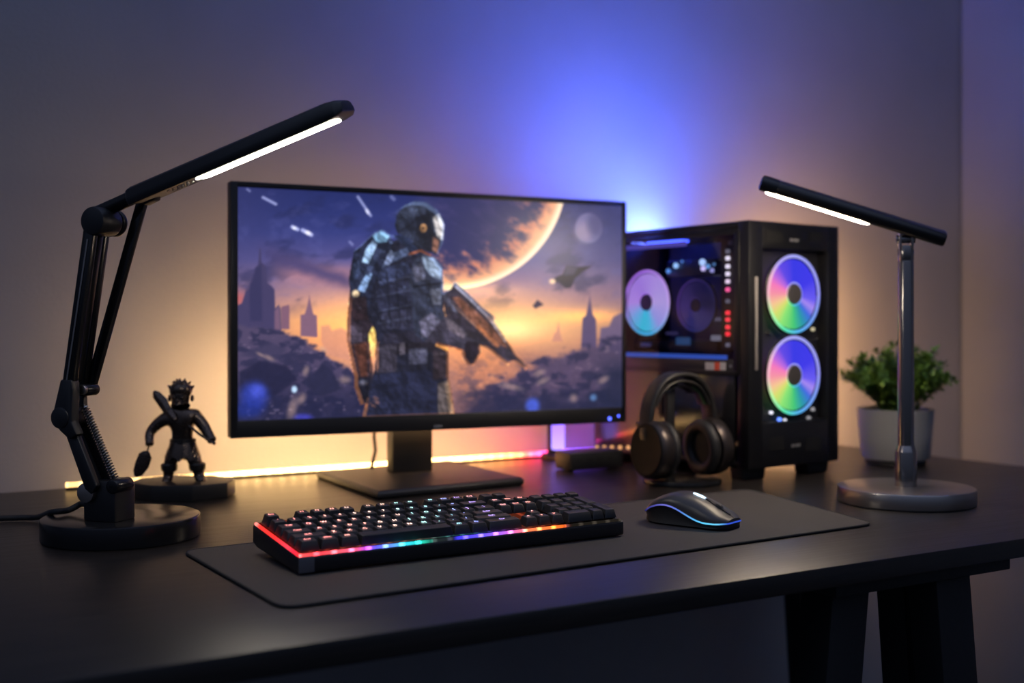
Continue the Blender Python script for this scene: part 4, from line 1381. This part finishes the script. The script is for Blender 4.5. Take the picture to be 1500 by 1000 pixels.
mb.build('added_interior_light', glow('added_blue_interior_glow', (.05, .09, 1), 9.0), pc)  # hidden strip added to fill the inside with blue light
# memory block with a column of lights
ram = ibox(1056, 1077, 350, 512, .012, .02, 'memory_module', mat('memory_shroud', (.05, .045, .06), .4))
for py, cc, s in ((368, (.5, .48, .6), .35), (378, (1, .92, 1), 1.3), (390, (1, .92, 1), 1.3), (401, (1, .90, 1), 1.3), (412, (1, .80, .92), 1.3), (424, (1, .12, .32), 1.5), (441, (.3, .28, .36), .5), (458, (1, .04, .06), 1.6), (468, (1, .05, .07), 1.6), (479, (1, .04, .06), 1.6), (489, (1, .03, .05), 1.6), (505, (.4, .38, .5), .4)):
    p = inside(1066, py, .0095)
    mb = MB(); mb.box(p, (.004, .0095, .0072))
    mb.build('memory_light', glow('memory_light', cc, s), ram, bevel=.002)
pp = inside(1070, 355, .0105)
mb = MB(); mb.box(pp, (.003, .010, .008)); mb.build('memory_mark', mat('grey_print', (.3, .28, .36), .5), ram, bevel=.001)
# cluster of small lit parts above the dark fan
hs_ = ibox(976, 1047, 381, 404, .05, .03, 'heat_sink', mat('heat_sink_metal', (.06, .07, .12), .35, .6), bev=.003)
for px, py, r, cc, s in ((979, 397, .0042, (.15, .40, 1), 1.2), (990, 389, .005, (.35, .62, 1), 1.5), (999, 383, .003, (.12, .3, .8), .9), (1029, 384, .006, (.45, .65, 1), 1.5), (1030, 393, .0048, (.7, .6, 1), 1.4), (1037, 390, .004, (.2, .5, 1), 1.0), (1043, 396, .004, (.5, .5, 1), .9), (1046, 387, .003, (.15, .35, .7), .7)):
    p = inside(px, py, .046)
    mb = MB(); mb.ball(p, r, 12, 8); mb.build('pilot_or_glint', glow('blue_white_light', cc, s), hs_)
for (x0, x1, y0, y1, cc, s) in ((990, 1006, 494, 505, (.05, .12, .30), .6), (1041, 1051, 491, 499, (.3, .3, .38), .6), (975, 988, 486, 490, (.06, .05, .16), .6), (1044, 1052, 398, 404, (.2, .2, .3), .4), (1045, 1051, 465, 470, (.2, .18, .3), .5), (938, 948, 502, 507, (.04, .06, .22), .6)):
    ibox(x0, x1, y0, y1, .07, .01, 'chip', glow('lit_chip', cc, s))
# long dark card and the drive cage on the shroud
ibox(905, 1050, 498, 514, .10, .05, 'graphics_card', m_case)
# sticker with pale blocks round a red one
lab = []
for x0, x1, mm in ((1033, 1046, mat('pale_print', (.50, .48, .48), .5)), (1046.5, 1054, mat('red_print', (.75, .10, .05), .5)), (1054.5, 1063, mat('pale_print', (.50, .48, .48), .5)), (1068, 1072, mat('grey_print', (.12, .12, .14), .5))):
    a = pcf.atx(x0, 536, -.0012); b = pcf.atx(x1, 536, -.0012)
    t = pcf.atx((x0 + x1) / 2, 530.5, -.0012)[2]; u_ = pcf.atx((x0 + x1) / 2, 542, -.0012)[2]
    mb = MB(); mb.box((-.0006, (a[1] + b[1]) / 2, (t + u_) / 2), (.0012, abs(a[1] - b[1]), (t - u_) * (1 if x0 < 1064 else .4)))
    lab.append(mb.build('sticker', mm, pc))
# bar between glass and gloss panel that carries the sticker
a = pcf.atx(1076, 536, 0.0)[2]
mb = MB(); mb.box((-.0002, PD_ / 2 + .010, side(1085, 536)[1]), (.0012, PD_ - .04, .020))
mb.build('sill_strip', mat('dark_sill', (.022, .020, .022), .4), pc, bevel=.0004)

# ------------------------------------------------------------------ small black box beside the tower
hx, hy = 1.215, 1.752
hub = thing('usb_hub', 'low black box on the desk between the monitor and the tower', 'usb hub', (hx, hy, DZ), R(0))
mb = MB(); mb.box((0, 0, .018), (.115, .052, .032))
mb.build('body', M['plastic'], hub, bevel=.004)
mb = MB()
for k in range(4): mb.box((-.04 + k * .022, -.0262, .02), (.014, .001, .006))
mb.build('port', M['rubber'], hub)
for sx_ in (-.045, .045):
    mb = MB(); mb.cyl((sx_, 0, 0), (sx_, 0, .003), .008, n=16); mb.build('foot', M['rubber'], hub)

# ================================================================== headphones on their stand
HX, HY = .279, 1.935
stand = thing('headphone_stand', 'black headphone stand with a round foot, in front of the computer tower', 'headphone stand', W(HX, HY), R(30) - TH)
mb = MB(); mb.lathe([(.060, 0), (.0635, .001), (.064, .004), (.0628, .0075), (.060, .0085)], 64)
mb.build('base', M['black_gloss'], stand, smooth=30)
mb = MB(); mb.box((-.012, .018, .082), (.017, .010, .150))
mb.build('post', M['black'], stand, bevel=.003)
mb = MB()
arc = [(-.034 + .068 * t, .1485 + .0130 * math.sin(math.pi * t)) for t in np.linspace(0, 1, 13)]
mb.loft([[(x, .002, z - .003), (x, .030, z - .003), (x, .030, z), (x, .002, z)] for x, z in arc])
mb.build('cradle', M['black'], stand, smooth=60)
hpn = thing('headphones', 'black over-ear headphones with bronze-rimmed cups hanging on a stand', 'headphones', W(HX, HY, .0), R(30) - TH)
def arcpts(a, b, zc, n=30, t0=0.0, t1=math.pi, p=.86):
    out = []
    for i in range(n + 1):
        t = t0 + (t1 - t0) * i / n
        c_, s_ = math.cos(t), math.sin(t)
        out.append((-a * abs(c_) ** p * (1 if c_ >= 0 else -1), zc + b * abs(s_) ** p))
    return out
def band(a, b, zc, w, th_, t0, t1, yc=.010, n=30):
    pts = arcpts(a, b, zc, n, t0, t1)
    mb = MB(); rings = []
    for i, (x, z) in enumerate(pts):
        j0, j1 = max(i - 1, 0), min(i + 1, n)
        dx, dz = pts[j1][0] - pts[j0][0], pts[j1][1] - pts[j0][1]
        l = math.hypot(dx, dz); nx, nz = -dz / l, dx / l
        if nz < 0 and abs(nz) > .3: nx, nz = -nx, -nz
        r_ = []
        for q in range(12):
            an = 2 * math.pi * q / 12
            cy, cn = math.cos(an), math.sin(an)
            u_ = w / 2 * abs(cy) ** .5 * (1 if cy >= 0 else -1)
            v_ = th_ / 2 * abs(cn) ** .7 * (1 if cn >= 0 else -1)
            r_.append((x + nx * v_, yc + u_, z + nz * v_))
        rings.append(r_)
    mb.loft(rings)
    return mb
band(.067, .096, .082, .034, .010, R(9), R(171)).build('headband', M['headband'], hpn, smooth=50)
hb2 = band(.060, .083, .084, .030, .007, R(28), R(152)).build('band_pad', M['headband'], hpn, smooth=50)
band(.0553, .0785, .084, .006, .0015, R(112), R(150), yc=.004).build('green_reflection', mat('painted_green_reflection', (.05, .16, .05), .5), hb2, smooth=50)  # reflected green light painted as a thin strip inside the band
for sx_ in (-1, 1):
    mb = MB()
    pts = [Vector((sx_ * .064, .010, .112)), Vector((sx_ * .0685, .010, .095)), Vector((sx_ * .070, .008, .078)), Vector((sx_ * .066, .004, .060))]
    rings = []
    for i, p in enumerate(bez_smooth(pts, 6)):
        wv = .011 if i < 8 else .008
        rings.append([(p.x - .004, p.y - wv, p.z), (p.x + .004, p.y - wv, p.z), (p.x + .004, p.y + wv, p.z), (p.x - .004, p.y + wv, p.z)])
    mb.loft(rings)
    mb.build('yoke', M['black'], hpn, bevel=.0012)
    mb = MB(); mb.cyl((sx_ * .067, -.0135, .097), (sx_ * .067, .031, .097), .005, n=20, bev=.001)
    mb.build('hinge', M['cup_metal'], hpn)
    # ear cup: axis along x, outside is +sx
    T = Matrix.Translation((sx_ * .044, .0, .0568)) @ Matrix.Rotation(R(-3 * sx_), 4, 'Y') @ Matrix(((0, 0, sx_, 0), (0, 1, 0, 0), (1, 0, 0, 0), (0, 0, 0, 1)))
    mb = MB(); mb.lathe([(.030, .004), (.0455, .006), (.047, .010), (.047, .022), (.046, .0265), (.0435, .029)], 64, T)
    cup = mb.build('ear_cup', M['cup_metal'], hpn, smooth=35)
    mb = MB(); mb.lathe([(.0435, .027), (.0432, .0296), (.0405, .0312), (.036, .0305), (.01, .030)], 64, T)
    mb.build('cup_plate', mat('flat_black_plate', (.004, .004, .004), .6, spec=.2), cup, smooth=35)
    mb = MB()
    rings = []
    for i in range(49):
        a = 2 * math.pi * i / 48
        ring = []
        for j in range(12):
            b = 2 * math.pi * j / 12
            rr_ = .0345 + .0105 * math.cos(b)
            v = T @ Vector((rr_ * math.cos(a) * 1.04, rr_ * math.sin(a), -.003 + .0095 * math.sin(b)))
            ring.append(tuple(v))
        rings.append(ring)
    mb.loft(rings, cap=False)
    mb.build('ear_cushion', M['headband'], cup, smooth=60)
    mb = MB(); mb.lathe([(.034, -.002), (.034, .002)], 40, T)
    mb.build('ear_mesh', M['rubber'], cup)

# ================================================================== potted plant
PLX, PLY = .716, 2.205
plant = thing('potted_plant', 'bushy green plant in a pale ceramic pot at the right end of the desk', 'potted plant', W(PLX, PLY), 0)
k_ = PLY / F
rt_, rb_ = 54.5 * k_, 48 * k_
ptop = .1035
mb = MB(); mb.lathe([(rb_ * .9, .010), (rb_ - .002, .0105), (rb_, .013), (rb_ * .5 + rt_ * .5, .055), (rt_ - .001, ptop - .006), (rt_, ptop - .001), (rt_ - .001, ptop), (rt_ - .005, ptop - .0005), (rt_ - .007, ptop - .02), (.01, ptop - .021)], 64)
mb.build('pot', M['pot'], plant, smooth=35)
mb = MB(); mb.lathe([(rb_ * .86, 0), (rb_ * .90, .002), (rb_ * .88, .011)], 48)
mb.build('saucer', M['rubber'], plant)
mb = MB(); mb.lathe([(rt_ - .008, ptop - .020), (rt_ - .009, ptop - .013), (.02, ptop - .009)], 40)
mb.build('soil', M['soil'], plant)
rp = random.Random(3)
leaf_m = bpy.data.materials.new('fresh_green_leaf')
leaf_m.use_nodes = True
nt = leaf_m.node_tree
b = nt.nodes['Principled BSDF']
b.inputs['Roughness'].default_value = .5
oi = nt.nodes.new('ShaderNodeTexCoord'); nn = nt.nodes.new('ShaderNodeTexNoise'); nn.inputs['Scale'].default_value = 28
nt.links.new(oi.outputs['Object'], nn.inputs[0])
rr_ = ramp_node(nt, [(.3, (.05, .13, .014)), (.55, (.13, .25, .03)), (.75, (.28, .38, .06))])
nt.links.new(nn.outputs['Fac'], rr_.inputs[0]); nt.links.new(rr_.outputs[0], b.inputs['Base Color'])
b.inputs['Transmission Weight'].default_value = 0
stems, leaves = MB(), MB()
def leafquad(p, d, n, L, wd):
    d = d.normalized(); s_ = d.cross(n).normalized(); n = s_.cross(d)
    a = p; m1 = p + d * L * .45 + s_ * wd + n * wd * .3; m2 = p + d * L * .45 - s_ * wd + n * wd * .3; mid = p + d * L * .5; e = p + d * L - n * L * .08
    leaves.add([tuple(a), tuple(m1), tuple(e), tuple(mid)], [(0, 1, 2, 3)])
    leaves.add([tuple(a), tuple(mid), tuple(e), tuple(m2)], [(0, 1, 2, 3)])
for sidx in range(150):
    az = rp.uniform(0, 2 * math.pi)
    el = math.asin(rp.uniform(-.12, 1.0) ** 1 if rp.random() < .999 else .5)
    ln = rp.uniform(.080, .118) * (1.12 - .36 * math.cos(el))
    b0 = Vector((rp.uniform(-.02, .02), rp.uniform(-.02, .02), ptop - .012))
    d = Vector((math.cos(az) * math.cos(el), math.sin(az) * math.cos(el), math.sin(el) + .10)).normalized()
    if el < .25: d.z += .10
    pts = []
    for k in range(7):
        t = k / 6
        pts.append(b0 + d * ln * t + Vector((0, 0, 1)) * (.042 * math.sin(t * 1.4) * math.cos(el)) + Vector((rp.uniform(-1, 1), rp.uniform(-1, 1), 0)) * .002)
    stems.tube(pts, [.0014 * (1 - .6 * k / 6) for k in range(7)], 5)
    for k in range(1, 7):
        n_l = 7 if k > 2 else 4
        base = pts[k]
        dirn_ = (pts[k] - pts[k - 1]).normalized()
        for q in range(n_l):
            a_ = rp.uniform(0, 2 * math.pi)
            o1 = dirn_.orthogonal().normalized(); o2 = dirn_.cross(o1)
            out_ = o1 * math.cos(a_) + o2 * math.sin(a_)
            ld = out_ * rp.uniform(.6, 1.1) + dirn_ * rp.uniform(.2, .9) + Vector((0, 0, .15))
            leafquad(base + dirn_ * rp.uniform(-.006, .004), ld, Vector((rp.uniform(-.3, .3), rp.uniform(-.3, .3), 1)), rp.uniform(.012, .021), rp.uniform(.0032, .0052))
fo = leaves.build('foliage', leaf_m, plant, smooth=0)
stems.build('stems', M['stem'], plant, smooth=60)

# ================================================================== figurine
FY = 1.79
fgx = (268 - 750) / F * FY
fg = thing('figurine', 'small dark bronze warrior figurine on a black stone plinth beside the left lamp', 'figurine', W(fgx, FY), -TH)
k_ = FY / F
def fp_(px, py, y=0.0):
    return Vector(((px - 268) * k_, y, H - (py - 475) * k_))
mb = MB()
oc = [(math.cos(R(22.5 + 45 * k)) * .0795, math.sin(R(22.5 + 45 * k)) * .066) for k in range(8)]
mb.prism(oc, 0, .0238)
mb.M = Matrix.Rotation(R(12), 4, 'Z')
mb.build('plinth', M['plinth'], fg, bevel=.0016)
# body: one skinned surface
vts, eds, rad = [], [], []
def jv(px, py, y, r, par=None):
    p = fp_(px, py, y)
    vts.append(tuple(p)); rad.append(r)
    if par is not None: eds.append((par, len(vts) - 1))
    return len(vts) - 1
pel = jv(268, 652, 0, .0155)
wst = jv(268, 640, 0, .0140, pel)
chs = jv(268, 622, -.001, .0200, wst)
cht = jv(267, 608, 0, .0170, chs)
nek = jv(266, 599, -.001, .0085, cht)
hd0 = jv(265, 590, -.003, .0125, nek)
hd1 = jv(265, 578, -.003, .0160, hd0)
hd2 = jv(265, 566, -.001, .0120, hd1)
sl = jv(248, 609, 0, .0115, cht)
la = jv(231, 620, -.002, .0100, sl); lb = jv(221, 633, -.006, .0080, la); lc = jv(223, 645, -.014, .0068, lb); ld = jv(225, 652, -.018, .0078, lc)
sr = jv(286, 609, 0, .0115, cht)
ra = jv(297, 620, -.003, .0098, sr); rb2 = jv(306, 632, -.008, .0082, ra); rc = jv(313, 641, -.016, .0072, rb2); rd = jv(317, 645, -.019, .0085, rc)
hl = jv(256, 659, 0, .0125, pel); kl = jv(250, 676, -.006, .0105, hl); al = jv(247, 693, -.001, .0085, kl); fl = jv(247, 703, -.004, .0080, al); tl = jv(244, 707.5, -.016, .0068, fl)
hr = jv(281, 659, 0, .0125, pel); kr = jv(288, 676, -.006, .0110, hr); ar = jv(291, 690, -.001, .0090, kr); frt = jv(294, 701, -.004, .0085, ar); tr_ = jv(301, 706, -.014, .0070, frt)
def skinned(name, vts, eds, rad, m, parent, lev=2):
    me = bpy.data.meshes.new(name)
    me.from_pydata(vts, eds, [])
    o = bpy.data.objects.new(name, me)
    col.objects.link(o)
    sk = o.modifiers.new('skin', 'SKIN')
    sk.use_smooth_shade = True
    sv = me.skin_vertices[0].data
    for i, r_ in enumerate(rad):
        sv[i].radius = (r_, r_)
        sv[i].use_root = (i == 0)
    ss = o.modifiers.new('sub', 'SUBSURF'); ss.levels = lev; ss.render_levels = lev
    dg = bpy.context.evaluated_depsgraph_get()
    m2 = bpy.data.meshes.new_from_object(o.evaluated_get(dg))
    o.modifiers.clear()
    o.data = m2
    m2.name = name
    m2.materials.clear(); m2.materials.append(m)
    m2.shade_smooth()
    bpy.data.meshes.remove(me)
    o.parent = parent
    return o
body_ = skinned('body', vts, eds, rad, M['bronze'], fg)
BZ = M['bronze']
# hair tufts, brow, nose and ears on the head
mb = MB()
hc = fp_(265, 576, -.002)
for k in range(15):
    a = 2 * math.pi * k / 15
    el = R(28 + 44 * (k % 3) / 2)
    d = Vector((math.cos(a) * math.cos(el), math.sin(a) * math.cos(el) * .9 + .12, math.sin(el)))
    if d.y < -.55 and d.z < .6: d.z += .5
    d.normalize()
    p = hc + d * .0125
    mb.cyl(p, p + d * .0100 + Vector((0, .002, .001)), .0062, .0008, n=8)
mb.ball(hc + Vector((0, .002, .005)), (.0172, .0170, .0140), 20, 12)
mb.build('hair', BZ, fg, smooth=60)
mb = MB()
mb.ball(fp_(265, 586, -.0195), (.0022, .003, .003), 10, 6)
for sx_ in (-1, 1):
    mb.ball(fp_(265 + 6 * sx_, 581, -.0175), (.0028, .002, .0022), 10, 6)
    mb.ball(fp_(265 + 16.5 * sx_, 583, .0), (.003, .004, .0055), 10, 6)
mb.box(fp_(265, 592, -.0152), (.0075, .002, .0014))
mb.build('face_features', BZ, fg, smooth=60)
# tunic skirt and belt
mb = MB()
c0 = fp_(268, 655, 0)
rings = []
for (dz, rx, ry) in ((.012, .0185, .0150), (.004, .0205, .0170), (-.006, .0245, .0200), (-.016, .0275, .0215)):
    rings.append([(c0.x + rx * math.cos(2 * math.pi * i / 32) , c0.y + ry * math.sin(2 * math.pi * i / 32), c0.z + dz - (.004 * math.sin(i * 1.9) if dz < -.01 else 0)) for i in range(32)])
mb.loft(rings)
mb.build('tunic', BZ, fg, smooth=60)
mb = MB()
cb = fp_(268, 645, 0)
mb.loft([[(cb.x + (.0182 + dr) * math.cos(2 * math.pi * i / 32), cb.y + (.0152 + dr) * math.sin(2 * math.pi * i / 32), cb.z + dz) for i in range(32)] for dz, dr in ((-.003, 0), (-.0022, .0012), (.0022, .0012), (.003, 0))])
mb.box((cb.x, cb.y - .0172, cb.z), (.007, .003, .006))
mb.build('belt', M['plinth'], fg)
# boots cuffs and bracers
for (px, py, y, r) in ((249, 684, -.004, .0118), (290, 683, -.004, .0120)):
    p = fp_(px, py, y)
    mb = MB(); mb.lathe([(r * .85, -.006), (r, -.003), (r * 1.06, .004), (r * .9, .006)], 20, Matrix.Translation(p))
    mb.build('boot_cuff', M['plinth'], fg)
# shoulder blade: broad blade slung across the back, hilt by the neck
def blade(pts_w, y, th_, name):
    """pts_w: centre line points in photo units with half widths"""
    rings = []
    n = len(pts_w)
    for i, (px, py, hw0, yy) in enumerate(pts_w):
        a = pts_w[max(i - 1, 0)]; b = pts_w[min(i + 1, n - 1)]
        dx, dy = b[0] - a[0], b[1] - a[1]
        l = math.hypot(dx, dy); nx, ny = -dy / l, dx / l
        t_ = th_ * min(1, .35 + hw0 / 8)
        rings.append([tuple(fp_(px + nx * hw0, py + ny * hw0, yy)), tuple(fp_(px, py, yy - t_)), tuple(fp_(px - nx * hw0, py - ny * hw0, yy)), tuple(fp_(px, py, yy + t_))])
    mb = MB(); mb.loft(rings)
    return mb.build(name, BZ, fg, smooth=30)
blade([(224, 573, 2, .004), (228, 578, 6.5, .003), (238, 589, 8, .001), (248, 600, 7, -.010), (256, 607, 5.5, -.018), (262, 613, 3.5, -.020)], 0, .003, 'shoulder_blade')
blade([(224, 650, 1.4, -.020), (222, 658, 1.4, -.020), (221, 660, 5, -.020), (219, 665, 10, -.020), (214, 678, 10.5, -.020), (208, 690, 7.5, -.020), (204.5, 695, 2, -.020)], 0, .0022, 'hand_blade')
mb = MB(); mb.tube([fp_(280, 622, -.014), fp_(296, 633, -.020), fp_(313, 644, -.022), fp_(321, 648, -.022)], [.0017, .0019, .0021, .0026], 10)
mb.build('staff', BZ, fg)
# light bars; the two by the tower are unseen, added to light the wall
cb_ = W((816 - 750) / F * 2.287, 2.287)
light_bar('upright violet-blue light bar standing near the wall behind the monitor', (cb_.x, 1.915, DZ), .20, .016, [(0, (.42, .30, 1.0)), (.3, (.30, .16, 1.0)), (1, (.14, .10, 1.0))], 2.2, rz=math.pi)

bb = W((985 - 750) / F * 2.40, 2.40)
light_bar('unseen upright blue light bar added for the wall glow behind the computer tower', (bb.x, 1.905, DZ), .425, .020, [(0, (0, 0, 0)), (.4, (.02, .03, .3)), (.6, (.06, .11, 1.0)), (1, (.12, .20, 1.0))], 260, wings=True)
light_bar('unseen upright amber light bar added for the warm glow right of the tower', W(.644, 2.45), .26, .014, [(0, (1, .50, .20)), (1, (1, .54, .24))], 340, rz=R(-14), wings=True)
# ================================================================== camera, world, render look
cam = bpy.data.cameras.new('camera')
cam.sensor_width = 36; cam.sensor_fit = 'HORIZONTAL'
cam.lens = 36 * F / 1500
cam.shift_y = -25 / 1500
cam.clip_start = .05; cam.clip_end = 50
cam.dof.use_dof = True
cam.dof.focus_distance = 1.42
cam.dof.aperture_fstop = 2.9
co = bpy.data.objects.new('camera', cam)
col.objects.link(co)
co.location = (0, 0, DZ + H)
co.rotation_euler = (math.pi / 2, 0, -TH)
sc.camera = co
w = bpy.data.worlds.new('dim_room')
sc.world = w
w.use_nodes = True
nt = w.node_tree
bg = nt.nodes['Background']
tc = nt.nodes.new('ShaderNodeTexCoord')
sx = nt.nodes.new('ShaderNodeSeparateXYZ')
nt.links.new(tc.outputs['Generated'], sx.inputs[0])
mr = nt.nodes.new('ShaderNodeMapRange')
mr.inputs['From Min'].default_value = -1; mr.inputs['From Max'].default_value = 1
nt.links.new(sx.outputs['Z'], mr.inputs['Value'])
r = ramp_node(nt, [(0, (.006, .007, .010)), (.45, (.008, .010, .016)), (.62, (.034, .043, .075)), (1, (.16, .20, .33))])
nt.links.new(mr.outputs[0], r.inputs[0])
nt.links.new(r.outputs[0], bg.inputs['Color'])
bg.inputs['Strength'].default_value = 1.8
vs = sc.view_settings
vs.view_transform = 'Standard'
vs.look = 'None'
vs.exposure = 0.0
vs.gamma = 1.0
vs.use_curve_mapping = False
try:
    sc.cycles.use_denoising = True
    sc.cycles.denoiser = 'OPENIMAGEDENOISE'
    sc.cycles.max_bounces = 8
    sc.cycles.sample_clamp_indirect = 6
except Exception:
    pass
